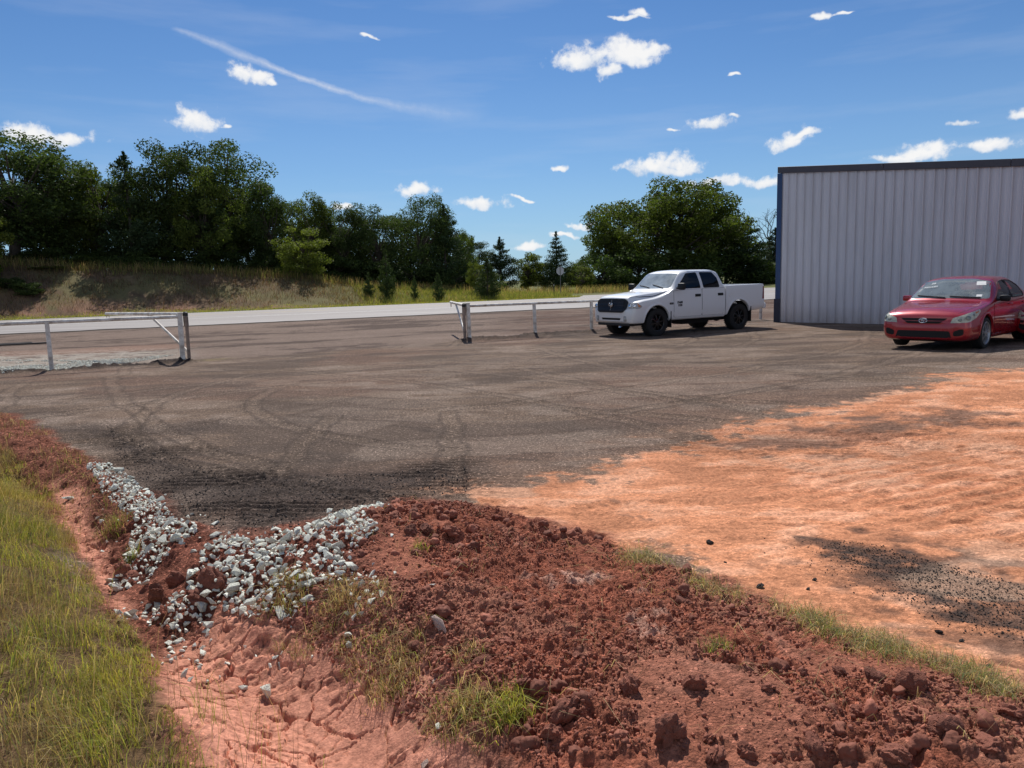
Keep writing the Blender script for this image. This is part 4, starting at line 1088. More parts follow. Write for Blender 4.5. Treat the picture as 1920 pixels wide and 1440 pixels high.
# ------------------------------------------------------------------ metal building
def metal_panel(name, c, rough=.38, dirt=(.22, .15, .11), dusty=.75):
    m, nt, out = new_mat(name)
    p = nd(nt, "ShaderNodeBsdfPrincipled", Roughness=rough); nt.links.new(p.outputs[0], out.inputs[0])
    geo = nd(nt, "ShaderNodeNewGeometry"); tc = nd(nt, "ShaderNodeTexCoord")
    mp = nd(nt, "ShaderNodeMapping"); mp.inputs["Scale"].default_value = (1.4, 1.4, .16); nt.links.new(geo.outputs["Position"], mp.inputs[0])
    n = nd(nt, "ShaderNodeTexNoise", Scale=2.2, Detail=7.0, Roughness=.7); nt.links.new(mp.outputs[0], n.inputs["Vector"])
    n2 = nd(nt, "ShaderNodeTexNoise", Scale=3.0, Detail=8.0, Roughness=.7); nt.links.new(geo.outputs["Position"], n2.inputs["Vector"])
    base = ramp(nt, n.outputs["Fac"], [(.3, tuple(x * .86 for x in c)), (.55, c), (.75, tuple(min(1, x * 1.06) for x in c))])
    z = nd(nt, "ShaderNodeSeparateXYZ"); nt.links.new(geo.outputs["Position"], z.inputs[0])
    splash = mth(nt, 'MULTIPLY', mth(nt, 'SUBTRACT', 1.0, mth(nt, 'MULTIPLY', mth(nt, 'ADD', z.outputs[2], -ZF), 1.6), clamp=True), n2.outputs["Fac"], clamp=True)
    nt.links.new(mixc(nt, mth(nt, 'MULTIPLY', splash, dusty), base, dirt), p.inputs["Base Color"])
    b = nd(nt, "ShaderNodeBump", Strength=.12, Distance=.02); nt.links.new(n2.outputs["Fac"], b.inputs["Height"]); nt.links.new(b.outputs[0], p.inputs["Normal"])
    return m
m_wall = metal_panel("grey_wall_panel", (.60, .595, .64))
m_navy = metal_panel("navy_trim", (.012, .045, .14), .35, (.08, .06, .05), .25)
m_rake = metal_panel("dark_rake_trim", (.055, .048, .062), .4)
B0 = hit(1459, 604); d1 = ray(1920, 612); fwd0 = B0[1] * 1.0
q1 = d1[:2] * (B0[1] * .797 / d1[1]); B1 = np.array([q1[0], q1[1]])
WD = (B1 - B0[:2]); WL = np.linalg.norm(WD); WD /= WL; WN = np.array([-WD[1], WD[0]])   # WN points away from camera
if WN[1] < 0: WN = -WN
def zat(u, v, P): d = ray(u, v); return CAMH + d[2] * (P[1] / d[1])
ZB = float(B0[2]) - .05
z0 = zat(1468, 313, B0) - ZB; z1 = zat(1920, 297, B1) - ZB
slope = (z1 - z0) / WL
LEN = WL * 2.1
bld = empty("metal_building", (B0[0], B0[1], ZB), math.atan2(WD[1], WD[0]))
tag(bld, "grey ribbed metal building with a dark sloping roof trim and navy corner", "building")
# local frame: x along the wall, y = outward normal is -y
prof = []
pitch = .305; x = 0.0
while x < LEN:
    prof += [(x, 0), (x + .105, 0), (x + .120, -.011), (x + .136, 0), (x + .178, 0), (x + .193, -.011), (x + .208, 0), (x + .252, 0), (x + .264, -.044), (x + .287, -.044), (x + .2985, .010), (x + .303, .010)]
    x += pitch
V, F = [], []
for x, yy in prof:
    V += [(x, yy, .0), (x, yy, z0 * .5 + slope * x * .5), (x, yy, z0 - .02 + slope * x)]
for i in range(len(prof) - 1):
    for k in range(2): F.append((i * 3 + k, i * 3 + 3 + k, i * 3 + 4 + k, i * 3 + 1 + k))
np_mesh("front_wall", V, np.array(F), m_wall, bld)
bm = bmesh.new()
def quad(bm, *c): bm.faces.new([bm.verts.new(p) for p in c])
DEP = 16.0; zl = z0 + slope * LEN
quad(bm, (0, .01, 0), (0, DEP, 0), (0, DEP, z0 - .03), (0, .01, z0 - .03)); bm_obj("side_wall", bm, m_navy, bld)
bm = bmesh.new(); quad(bm, (0, DEP, 0), (LEN, DEP, 0), (LEN, DEP, zl - .03), (0, DEP, z0 - .03)); quad(bm, (LEN, .01, 0), (LEN, DEP, 0), (LEN, DEP, zl - .03), (LEN, .01, zl - .03)); bm_obj("back_wall", bm, m_wall, bld)
ang = math.atan(slope); Mr = Matrix.Rotation(-ang, 3, 'Y')
bm = bmesh.new(); quad(bm, (-.05, -.07, z0 - .015), (LEN, -.07, zl - .015), (LEN, DEP + .1, zl - .015), (-.05, DEP + .1, z0 - .015)); bm_obj("roof", bm, m_rake, bld)
xx = -.06; LX = [0, 5.05, 10.1, LEN + .05]
for xa, xb in zip([-.10, 3.62, 7.25, 10.9], [3.62, 7.25, 10.9, LEN + .05]):
    bm = bmesh.new(); h = .225
    za, zb_ = z0 + slope * xa, z0 + slope * xb; g = .006
    P = [(xa + g, za), (xb - g, zb_), (xb - g, zb_ - h), (xa + g, za - h)]
    f = [bm.verts.new((a, -.085, c)) for a, c in P]; k = [bm.verts.new((a, -.042, c)) for a, c in P]
    bm.faces.new(f); bm.faces.new(k[::-1])
    for i in range(4): bm.faces.new((f[i], k[i], k[(i + 1) % 4], f[(i + 1) % 4]))
    bmesh.ops.bevel(bm, geom=bm.edges[:], offset=.008, segments=1, affect='EDGES')
    bm_obj("rake_trim", bm, m_rake, bld)
bm = bmesh.new(); add_box(bm, (-.02, -.042, z0 / 2 + .35), (.19, .012, z0 - 1.15), None, .004); add_box(bm, (-.115, .06, z0 / 2 + .35), (.012, .20, z0 - 1.15)); bm_obj("corner_trim", bm, m_navy, bld)
bm = bmesh.new(); add_box(bm, (-.035, -.050, .47), (.24, .02, .92), None, .006); add_box(bm, (-.15, .06, .47), (.014, .24, .92)); bm_obj("corner_guard", bm, simple("dark_guard", (.012, .018, .04), .5, var=.3), bld)
bm = bmesh.new()
for zr in (.55, 1.55, 2.55, 3.55, 4.45):
    x = 0.2
    while x < WL + .6:
        if zr < z0 + slope * x - .35: bmesh.ops.create_icosphere(bm, subdivisions=1, radius=.011, matrix=Matrix.Translation((x + .07 + .01 * math.sin(x * 9), -.004, zr + .004 * math.sin(x * 23))))
        x += .305
o = bm_obj("fastener_heads", bm, simple("fastener", (.05, .05, .055), .5), bld); o["kind"] = "stuff"
bm = bmesh.new(); add_box(bm, (LEN / 2, -.012, .012), (LEN, .10, .09), None, .004); bm_obj("base_sill", bm, simple("concrete_sill", (.10, .085, .075), .9, var=.3), bld)

# ------------------------------------------------------------------ pipe fences and gate arms
m_pipe = simple("weathered_white_pipe", (.68, .65, .60), .55, var=.35, vscale=5.0, var2=(.36, .29, .23), bump=.15, bscale=60)
m_pipe2 = simple("brown_stained_pipe", (.27, .20, .16), .7, var=.4, vscale=7.0, bump=.2, bscale=60)
m_blk = simple("black_rubber", (.015, .015, .016), .6)
def gpt(p, dz=0.0): return Vector((p[0], p[1], float(gz(p[0], p[1])[0]) + dz))
def sq_post(name, p, h, w, mat, parent, rot, lean=(0, 0), cap=True):
    bm = bmesh.new(); add_box(bm, (0, 0, h / 2 - .2), (w, w, h + .4), None, .006)
    if cap: add_box(bm, (0, 0, h + .004), (w + .012, w + .012, .012), None, .003)
    o = bm_obj(name, bm, mat, parent); o.location = p; o.rotation_euler = (lean[0], lean[1], rot); return o
def pipe(name, a, b, rd, mat, parent, seg=14, square=False):
    bm = bmesh.new(); a, b = Vector(a), Vector(b)
    add_tube(bm, [a, b], rd, seg); return bm_obj(name, bm, mat, parent, angle=40)
def fence(label, base, zr, posts, rail, rd, ang):
    f = empty("pipe_fence", base); tag(f, label, "fence"); b = Vector(base)
    for p, h, w in posts: sq_post("post", gpt(p) - b, h, w, m_pipe, f, ang, ((.02 * math.sin(p[0] * 5)), .012 * math.cos(p[0] * 3)))
    pipe("rail", Vector(rail[0]) - b, Vector(rail[1]) - b, rd, m_pipe, f); return f
aL = math.atan2(*(FENCE_L[2] - FENCE_L[1])[::-1]); bL = gpt(FENCE_L[2])
def railz(u, v, P): return zat(u, v, P)
zr2 = railz(341, 593.5, FENCE_L[2]); zr1 = railz(92, 602.5, FENCE_L[1]); zr0 = zr1 + (zr1 - zr2) * 2
dL = (FENCE_L[1] - FENCE_L[2]); dL /= np.linalg.norm(dL)
Pn = [FENCE_L[1] + dL * (i * np.linalg.norm(FENCE_L[1] - FENCE_L[2])) for i in range(0, 4)]
hL = lambda p, z: z - float(gz(p[0], p[1])[0])
fl_ = fence("white pipe rail fence on the left, its end post stained brown", bL, 0,
            [(FENCE_L[2], hL(FENCE_L[2], zr2) + .10, .105)] + [(p, hL(p, zr1) - .03, .09) for p in Pn],
            (Vector((*FENCE_L[2], zr2)), Vector((*Pn[3], zr1 + (zr1 - zr2) * 1.2))), .045, aL)
hp = FENCE_L[2] + np.array([.13, .075])
sq = sq_post("hinge_post", gpt(hp) - bL, hL(hp, zr2) - .02, .075, m_pipe2, fl_, aL, (0, .01), False)
zr3 = railz(884, 573.5, FENCE_R[0]); bR = gpt(FENCE_R[0])
zrE = railz(1109, 564.5, FENCE_R[2]); sl = (zrE - zr3) / np.linalg.norm(FENCE_R[2] - FENCE_R[0])
aR = math.atan2(fdir[1], fdir[0])
fr_ = fence("white pipe rail fence in the middle that runs behind the pickup", bR, 0,
            [(FENCE_R[0], hL(FENCE_R[0], zr3) + .09, .105)] + [(p, hL(p, zr3 + sl * np.linalg.norm(p - FENCE_R[0])) - .03, .085) for p in FENCE_R[1:]],
            (Vector((*FENCE_R[0], zr3)), Vector((*FENCE_R[5], zr3 + sl * np.linalg.norm(FENCE_R[5] - FENCE_R[0])))), .043, aR)
hpr = FENCE_R[0] + np.array([-.13, -.05]); sq_post("hinge_post", gpt(hpr) - bR, hL(hpr, zr3) - .02, .075, m_pipe2, fr_, aR, (0, -.01), False)
def gate(label, hinge, tip_uv, zarm, brace_f, rot):
    b = gpt(hinge); g = empty("gate_arm", b); tag(g, label, "gate")
    t = at_z(tip_uv[0], tip_uv[1], zarm); H = Vector((hinge[0], hinge[1], zarm)); Tp = Vector((t[0], t[1], zarm))
    pipe("arm_pipe", H - b, Tp - b, .045, m_pipe, g)
    pipe("brace", Vector((hinge[0], hinge[1], b.z + .16)) - b, H.lerp(Tp, brace_f) - b - Vector((0, 0, .05)), .032, m_pipe, g)
    bm = bmesh.new(); add_tube(bm, [Vector((0, 0, zarm - b.z - .32)), Vector((0, 0, zarm - b.z - .06))], .062, 14)
    bm_obj("hinge_sleeve", bm, m_pipe2, g, angle=40)
    bm = bmesh.new(); add_tube(bm, [Vector((0, 0, zarm - b.z - .055)), Vector((0, 0, zarm - b.z + .03)), Vector((0, 0, zarm - b.z + .06))], [.064, .064, .03], 14)
    bm_obj("hinge_cap", bm, m_blk, g, angle=40)
    bm = bmesh.new(); add_box(bm, H.lerp(Tp, brace_f) - b - Vector((0, 0, .06)), (.20, .05, .03), Matrix.Rotation(math.atan2(Tp.y - H.y, Tp.x - H.x), 3, 'Z'), .005); bm_obj("bracket", bm, m_pipe2, g)
    bm = bmesh.new(); d = (Tp - H).normalized(); add_tube(bm, [Tp - b - d * .08 + Vector((d.x * .07 * math.cos(a), d.y * .07 * math.cos(a), -.10 + .07 * math.sin(a))) for a in np.linspace(0, 6.28, 17)], .010, 6, False)
    bm_obj("chain_ring", bm, m_pipe2, g)
gate("longer white pipe gate arm swung open behind the left fence", hp, (199, 588.5), zr2 + .06, .42, aL)
gate("shorter white pipe gate arm swung open toward the road at the middle fence", hpr, (845, 566.5), zr3 + .03, .55, aR)

# ------------------------------------------------------------------ roadside signs
p = at_z(1051.5, 555.8, ZF); b = Vector((p[0], p[1], float(gz(p[0], p[1])[0])))
sg = empty("octagon_sign", b, math.atan2(RD[1], RD[0])); tag(sg, "octagonal road sign seen from its bare grey back, on a thin post", "road sign")
zc = zat(1051, 508, p) - b.z; zt = zat(1051, 495, p) - b.z; R8 = 7.4 / FPX * p[1] / math.cos(math.pi / 8)
m_alu = simple("bare_aluminium", (.42, .42, .43), .5, .15, var=.12)
m_post = simple("galvanised_post", (.16, .15, .145), .6, .2, var=.2)
bm = bmesh.new(); c8 = [(R8 * math.cos(math.pi / 8 + k * math.pi / 4), R8 * math.sin(math.pi / 8 + k * math.pi / 4)) for k in range(8)]
f = [bm.verts.new((a, -.01 + .04, zc + c)) for a, c in c8]; k_ = [bm.verts.new((a, .034, zc + c)) for a, c in c8]
bm.faces.new(f); bm.faces.new(k_[::-1])
for i in range(8): bm.faces.new((f[i], k_[i], k_[(i + 1) % 8], f[(i + 1) % 8]))
bm_obj("sign_panel", bm, m_alu, sg)
bm = bmesh.new(); add_box(bm, (0, 0, zt / 2 - .2), (.055, .035, zt + .4)); add_box(bm, (-.02, .012, zt / 2 - .2), (.012, .03, zt + .4)); bm_obj("post", bm, m_post, sg)
bm = bmesh.new(); [add_box(bm, (0, .0235, zc + s), (.03, .012, .03)) for s in (-.2, .2)]; bm_obj("bolt_plate", bm, m_alu, sg)
p = at_z(1039, 556, ZF); b = Vector((p[0], p[1], float(gz(p[0], p[1])[0]))); h = zat(1039, 533, p) - b.z
mk = empty("marker_post", b); tag(mk, "thin dark marker post standing left of the octagonal sign", "marker post")
bm = bmesh.new(); add_box(bm, (0, 0, h / 2 - .15), (.07, .03, h + .3), None, .004); bm_obj("post", bm, simple("marker_dark", (.05, .05, .05), .6, var=.2), mk)
bm = bmesh.new(); add_box(bm, (0, -.018, h - .08), (.07, .006, .13)); bm_obj("reflector", bm, m_alu, mk)
p = at_z(796, 549.5, ZF + .05); b = Vector((p[0], p[1], float(gz(p[0], p[1])[0]))); h = zat(796, 519, p) - b.z
wp = empty("wooden_sign_post", b); tag(wp, "small brown wooden sign post on the verge before the dark trees", "sign post")
m_wood = simple("weathered_wood", (.16, .10, .07), .85, var=.35, vscale=12)
bm = bmesh.new(); add_box(bm, (0, 0, h / 2 - .15), (.10, .10, h + .3), None, .006); bm_obj("post", bm, m_wood, wp)
bm = bmesh.new(); add_box(bm, (0, -.065, h - .17), (.36, .03, .20), None, .006); add_box(bm, (0, -.065, h + .02), (.22, .03, .12), None, .006); bm_obj("sign_board", bm, m_wood, wp)
# loose dark boards lying on the gravel at the left border
p = hit(-4, 650); bd = empty("loose_boards", p, math.atan2(k1, 1) + .06); tag(bd, "two dark loose planks lying on the gravel at the left border", "planks")
for k, (dx, dy, l) in enumerate(((0, 0, 3.2), (-.3, .55, 2.6))):
    bm = bmesh.new(); add_box(bm, (dx, dy, .05), (l, .14, .06), None, .006); bm_obj("plank", bm, simple("dark_plank", (.05, .045, .042), .8, var=.3), bd)
# orange glow free: a few pale stones on the bank are part of the bank texture
# ------------------------------------------------------------------ vehicles
def paint_mat(name, c, coat=.8, rough=.35, dust=.12, dustc=(.30, .22, .17), flake=0.0):
    m, nt, out = new_mat(name)
    p = nd(nt, "ShaderNodeBsdfPrincipled", Roughness=rough); nt.links.new(p.outputs[0], out.inputs[0])
    p.inputs["Coat Weight"].default_value = coat; p.inputs["Coat Roughness"].default_value = .05; p.inputs["Metallic"].default_value = flake
    tc = nd(nt, "ShaderNodeTexCoord"); n = nd(nt, "ShaderNodeTexNoise", Scale=4.0, Detail=8.0, Roughness=.7); nt.links.new(tc.outputs["Object"], n.inputs["Vector"])
    z = nd(nt, "ShaderNodeSeparateXYZ"); nt.links.new(tc.outputs["Object"], z.inputs[0])
    low = mth(nt, 'SUBTRACT', 1.0, mth(nt, 'MULTIPLY', z.outputs[2], 1.1), clamp=True)
    f = mth(nt, 'MULTIPLY', mth(nt, 'ADD', mth(nt, 'MULTIPLY', low, 1.6), .35), mth(nt, 'MULTIPLY', n.outputs["Fac"], dust * 2), clamp=True)
    nt.links.new(mixc(nt, f, c, dustc), p.inputs["Base Color"])
    nt.links.new(mth(nt, 'MULTIPLY_ADD', f, .8, rough, clamp=True), p.inputs["Roughness"])
    return m

def glass_mat(name, tint, dust, dustc=(.55, .60, .60), gloss=1.0):  # dust: pale diffuse film; on windscreens it also paints in reflected sky
    m, nt, out = new_mat(name)
    tr = nd(nt, "ShaderNodeBsdfTransparent"); tr.inputs["Color"].default_value = (*tint, 1)
    gl = nd(nt, "ShaderNodeBsdfGlossy", Roughness=.02); df = nd(nt, "ShaderNodeBsdfDiffuse"); df.inputs["Color"].default_value = (*dustc, 1)
    fr = nd(nt, "ShaderNodeFresnel", IOR=1.52); tc = nd(nt, "ShaderNodeTexCoord")
    n = nd(nt, "ShaderNodeTexNoise", Scale=2.4, Detail=8.0, Roughness=.65); nt.links.new(tc.outputs["Object"], n.inputs["Vector"])
    a = nd(nt, "ShaderNodeMixShader"); b = nd(nt, "ShaderNodeMixShader")
    nt.links.new(mth(nt, 'MULTIPLY', n.outputs["Fac"], dust * 2, clamp=True), a.inputs[0]); nt.links.new(tr.outputs[0], a.inputs[1]); nt.links.new(df.outputs[0], a.inputs[2])
    nt.links.new(mth(nt, 'MULTIPLY', fr.outputs[0], gloss, clamp=True), b.inputs[0]); nt.links.new(a.outputs[0], b.inputs[1]); nt.links.new(gl.outputs[0], b.inputs[2])
    nt.links.new(b.outputs[0], out.inputs[0]); return m

def lens_mat(name, c, rough=.08):
    return simple(name, c, rough, 0, .9, var=.35, vscale=14.0)

def pchip(xs, ys, x):
    xs, ys = np.asarray(xs, float), np.asarray(ys, float); h = np.diff(xs); d = np.diff(ys) / h
    m = np.zeros(len(xs)); m[0], m[-1] = d[0], d[-1]
    for i in range(1, len(xs) - 1):
        if d[i - 1] * d[i] > 0:
            w1, w2 = 2 * h[i] + h[i - 1], h[i] + 2 * h[i - 1]; m[i] = (w1 + w2) / (w1 / d[i - 1] + w2 / d[i])
    k = np.clip(np.searchsorted(xs, x) - 1, 0, len(h) - 1); t = (x - xs[k]) / h[k]
    return ((1 + 2 * t) * (1 - t) ** 2 * ys[k] + t * (1 - t) ** 2 * h[k] * m[k] + t * t * (3 - 2 * t) * ys[k + 1] + t * t * (t - 1) * h[k] * m[k + 1])

def loft(stations, nx=110, sub=4):
    """stations: (x, [(y,z) x 9 from underside centre to top centre]); closed mirrored body as bmesh"""
    xs = np.array([s[0] for s in stations]); P = np.array([s[1] for s in stations], float)
    g = np.unique(np.concatenate([np.linspace(xs[0], xs[-1], nx), xs]))
    Q = np.stack([np.stack([pchip(xs, P[:, i, k], g) for k in range(2)], -1) for i in range(P.shape[1])], 1)   # (nx, 9, 2)
    S = []
    for i in range(Q.shape[1] - 1):
        p0 = Q[:, max(i - 1, 0)]; p1 = Q[:, i]; p2 = Q[:, i + 1]; p3 = Q[:, min(i + 2, Q.shape[1] - 1)]
        for t in np.arange(sub) / sub:
            m1, m2 = (p2 - p0) * .32, (p3 - p1) * .32
            S.append((2 * t ** 3 - 3 * t * t + 1) * p1 + (t ** 3 - 2 * t * t + t) * m1 + (-2 * t ** 3 + 3 * t * t) * p2 + (t ** 3 - t * t) * m2)
    S.append(Q[:, -1]); S = np.stack(S, 1); S[:, 0, 0] = 0; S[:, -1, 0] = 0
    n, k = S.shape[:2]; bm = bmesh.new(); rings = []
    for i in range(n):
        ring = [bm.verts.new((g[i], -S[i, j, 0], S[i, j, 1])) for j in range(k)]
        ring += [bm.verts.new((g[i], S[i, j, 0], S[i, j, 1])) for j in range(k - 2, 0, -1)]
        rings.append(ring)
    m = len(rings[0])
    for a, b in zip(rings[:-1], rings[1:]):
        for j in range(m): bm.faces.new((a[j], a[(j + 1) % m], b[(j + 1) % m], b[j]))
    bm.faces.new(rings[0][::-1]); bm.faces.new(rings[-1])
    bmesh.ops.recalc_face_normals(bm, faces=bm.faces[:])
    return bm

def boolean_chain(bm, cutters):
    me = bpy.data.meshes.new("tmp"); bm.to_mesh(me); bm.free(); o = bpy.data.objects.new("tmp", me); COL.objects.link(o); tmp = []
    for c in cutters:
        bmesh.ops.recalc_face_normals(c, faces=c.faces[:]); cm = bpy.data.meshes.new("c"); c.to_mesh(cm); c.free(); co = bpy.data.objects.new("c", cm); COL.objects.link(co); tmp.append(co)
        md = o.modifiers.new("b", 'BOOLEAN'); md.operation = 'DIFFERENCE'; md.solver = 'EXACT'; md.object = co
    dg = bpy.context.evaluated_depsgraph_get(); res = bpy.data.meshes.new_from_object(o.evaluated_get(dg))
    for c in tmp: bpy.data.objects.remove(c)
    bpy.data.objects.remove(o); return res

def prism(poly, axis, a, b):
    """polygon extruded along x or y between a and b; poly in (other, z)"""
    bm = bmesh.new(); mk = (lambda p, t: (t, p[0], p[1])) if axis == 'x' else (lambda p, t: (p[0], t, p[1]))
    f = [bm.verts.new(mk(p, a)) for p in poly]; k = [bm.verts.new(mk(p, b)) for p in poly]
    bm.faces.new(f); bm.faces.new(k[::-1])
    for i in range(len(poly)): bm.faces.new((f[i], k[i], k[(i + 1) % len(poly)], f[(i + 1) % len(poly)]))
    bmesh.ops.triangulate(bm, faces=[q for q in bm.faces if len(q.verts) > 4]); return bm

def cyl_y(c, rd, y0, y1, seg=40):
    bm = bmesh.new(); a = [bm.verts.new((c[0] + rd * math.cos(2 * math.pi * k / seg), y0, c[1] + rd * math.sin(2 * math.pi * k / seg))) for k in range(seg)]
    b = [bm.verts.new((v.co.x, y1, v.co.z)) for v in a]; bm.faces.new(a); bm.faces.new(b[::-1])
    for k in range(seg): bm.faces.new((a[k], b[k], b[(k + 1) % seg], a[(k + 1) % seg]))
    return bm

def round_poly(poly, rd, n=4):
    out = []; N = len(poly)
    for i in range(N):
        a, b, c = (Vector(poly[(i + k) % N]) for k in (-1, 0, 1))
        u, w = (a - b), (c - b); q = min(rd, u.length * .45, w.length * .45); p0, p1 = b + u.normalized() * q, b + w.normalized() * q
        for t in np.linspace(0, 1, n): out.append(tuple((1 - t) ** 2 * p0 + 2 * t * (1 - t) * b + t * t * p1))
    return out

def panel(name, bvh, poly, org, U, Vv, D, off, mat, parent, cuts=3, skirt=.012, scale=1.0, ang=40):
    """a skin following the body: polygon projected onto it, lifted by off, with turned-in edges"""
    org, U, Vv, D = Vector(org), Vector(U), Vector(Vv), Vector(D).normalized(); bm = bmesh.new()
    if scale != 1.0:
        c = np.mean(np.array(poly), 0); poly = [tuple(c + (np.array(p) - c) * scale) for p in poly]
    bm.faces.new([bm.verts.new((p[0], p[1], 0)) for p in poly]); bmesh.ops.triangulate(bm, faces=bm.faces[:], ngon_method='BEAUTY')
    for _ in range(cuts):
        L = [e for e in bm.edges if e.calc_length() > .05]
        if L: bmesh.ops.subdivide_edges(bm, edges=L, cuts=1); bmesh.ops.triangulate(bm, faces=[f for f in bm.faces if len(f.verts) > 3])
    nrm = {}; bad = []
    for v in bm.verts:
        o = org + U * v.co.x + Vv * v.co.y; h = bvh.ray_cast(o, D)
        if h[0] is None: bad.append(v); continue
        n = h[1] if h[1].dot(D) < 0 else -h[1]; v.co = h[0] + n * off; nrm[v] = n
    if bad: bmesh.ops.delete(bm, geom=bad, context='VERTS')
    be = [e for e in bm.edges if e.is_boundary]; mp = {}
    for v in {v for e in be for v in e.verts}: mp[v] = bm.verts.new(v.co - nrm[v] * (off + skirt) * .98)
    for e in be:
        a, b = e.verts; bm.faces.new((a, b, mp[b], mp[a]))
    return bm_obj(name, bm, mat, parent, angle=ang)

def body_obj(name, me, mat, parent, bvh=None, lining=None, zmin=.5, xr=(1.2, 4)):
    o = link_mesh(name, me, mat, parent)
    if bvh:
        me.materials.append(lining); mi = np.zeros(len(me.polygons), np.int32)
        for p_ in me.polygons:
            c_ = p_.center
            if c_.z > zmin and xr[0] < c_.x < xr[1]:
                h_ = bvh.find_nearest(c_)
                if h_[3] is not None and h_[3] > .006: mi[p_.index] = 1
        me.polygons.foreach_set("material_index", mi)
    me.polygons.foreach_set("use_smooth", np.ones(len(me.polygons), bool)); me.set_sharp_from_angle(angle=rad(32)); return o

m_tyre = simple("tyre_rubber", (.013, .0125, .0125), .85, var=.3, vscale=9.0, bump=.3, bscale=40)
m_blkpl = simple("black_plastic", (.010, .010, .011), .5, var=.2, spec=.3)
m_under = simple("underbody_black", (.012, .011, .011), .85, var=.2)
m_blkrim = simple("black_wheel", (.014, .014, .015), .35, .3, .4)
m_silver = simple("silver_wheel", (.42, .42, .43), .35, .7, .3, var=.25, vscale=9)
m_chrome = simple("chrome", (.62, .62, .64), .12, 1.0)
m_lensw = lens_mat("clear_lens", (.40, .41, .40)); m_lensy = lens_mat("hazed_lens", (.46, .46, .36), .25); m_amber = lens_mat("amber_lens", (.55, .17, .03)); m_red = lens_mat("red_lens", (.20, .008, .012))
m_seat = simple("grey_seat_cloth", (.24, .23, .215), .9, var=.15); m_dash = simple("grey_dashboard", (.16, .155, .145), .7, var=.15)

def wheel(parent, c, R, w, side, mrim, spokes, rr, tw=.55):
    """side -1/+1: which way the rim faces"""
    e = empty("wheel", c, 0, parent)
    bm = bmesh.new(); h = w / 2; s = R * .05
    add_lathe(bm, [(rr, -h * .86), (rr + .02, -h * .96), (R - .07, -h), (R - .025, -h * .97), (R - .004, -h * .80), (R, -h * .3), (R - .010, -h * .28), (R - .010, -h * .22), (R, -h * .2), (R, h * .2), (R - .010, h * .22), (R - .010, h * .28), (R, h * .3), (R - .004, h * .8), (R - .025, h * .97), (R - .07, h), (rr + .02, h * .96), (rr, h * .86), (rr, -h * .86)], 48)
    if tw > .6:
        for k in range(44):
            a = 2 * math.pi * k / 44
            for sgn in (-1, 1): add_box(bm, (math.cos(a) * (R - .006), sgn * h * .80, math.sin(a) * (R - .006)), (.03, h * .34, .026), Matrix.Rotation(-a, 3, 'Y'))
    bm_obj("tyre", bm, m_tyre, e, angle=35)
    bm = bmesh.new(); f = side * h
    add_lathe(bm, [(rr + .012, f * .90), (rr + .004, f * .98), (rr - .012, f * .93), (rr - .03, f * .55), (rr - .035, -f * .5)], 40)
    for k in range(spokes):
        a = 2 * math.pi * k / spokes + .2; R3 = Matrix.Rotation(-a, 3, 'Y'); wd = rr * (.30 if spokes < 7 else .20)
        q = []
        for t, ww, dp in ((.12, wd * .75, .93), (.55, wd * .62, .90), (.98, wd * .95, .80)):
            for sg in (-1, 1): q.append((R3 @ Vector((rr * t, 0, sg * ww / 2)), f * dp))
        fr = [bm.verts.new((p.x, y, p.z)) for p, y in q]; bk = [bm.verts.new((p.x, y - side * .05, p.z)) for p, y in q]
        for i in (0, 2):
            bm.faces.new((fr[i], fr[i + 1], fr[i + 3], fr[i + 2])); bm.faces.new((fr[i], fr[i + 2], bk[i + 2], bk[i])); bm.faces.new((fr[i + 1], bk[i + 1], bk[i + 3], fr[i + 3]))
    add_lathe(bm, [(.0, f * .99), (rr * .12, f * .99), (rr * .19, f * .95), (rr * .20, f * .6)], 20)
    for k in range(5):
        a = 2 * math.pi * k / 5; bmesh.ops.create_icosphere(bm, subdivisions=1, radius=.012, matrix=Matrix.Translation((math.cos(a) * rr * .26, f * .90, math.sin(a) * rr * .26)))
    bm_obj("rim", bm, mrim, e, angle=30)
    bm = bmesh.new(); add_lathe(bm, [(.0, f * .35), (rr * .7, f * .35), (rr * .7, f * .25), (0, f * .25)], 28); bm_obj("brake_disc", bm, m_under, e)
    return e

def text_obj(name, s, size, loc, rot, mat, parent, ext=.003, bold=0.0):
    cu = bpy.data.curves.new(name, 'FONT'); cu.body = s; cu.size = size; cu.extrude = ext; cu.offset = bold; cu.align_x = 'CENTER'; cu.align_y = 'CENTER'
    t = bpy.data.objects.new(name, cu); COL.objects.link(t); dg = bpy.context.evaluated_depsgraph_get(); me = bpy.data.meshes.new_from_object(t.evaluated_get(dg))
    bpy.data.objects.remove(t); o = link_mesh(name, me, mat, parent); o.location = loc; o.rotation_euler = rot; return o

def arch_lip(name, cx, cz, R, w, side, bvh, a0, a1, mat, parent, t=.022):
    bm = bmesh.new(); rows = []
    for k in range(33):
        a = a0 + (a1 - a0) * k / 32; row = []
        for rr_, o in ((R - .02, -.03), (R - .005, t * .7), (R + .02, t), (R + w, .002)):
            x, z = cx + rr_ * math.cos(a), cz + rr_ * math.sin(a); hh = bvh.ray_cast(Vector((x, side * 3, z)), Vector((0, -side, 0)))
            y = hh[0].y if hh[0] is not None and abs(hh[0].y) > .5 else None; row.append([x, y, z, o])
        ys_ = [q[1] for q in row if q[1] is not None]
        if not ys_: continue
        yd = side * max(abs(v) for v in ys_); rows.append([bm.verts.new((q[0], (q[1] if q[1] is not None and q[3] != -.03 else yd) + side * q[3], q[2])) for q in row])
    for a, b in zip(rows[:-1], rows[1:]):
        for i in range(3): bm.faces.new((a[i], a[i + 1], b[i + 1], b[i]))
    return bm_obj(name, bm, mat, parent, angle=50)

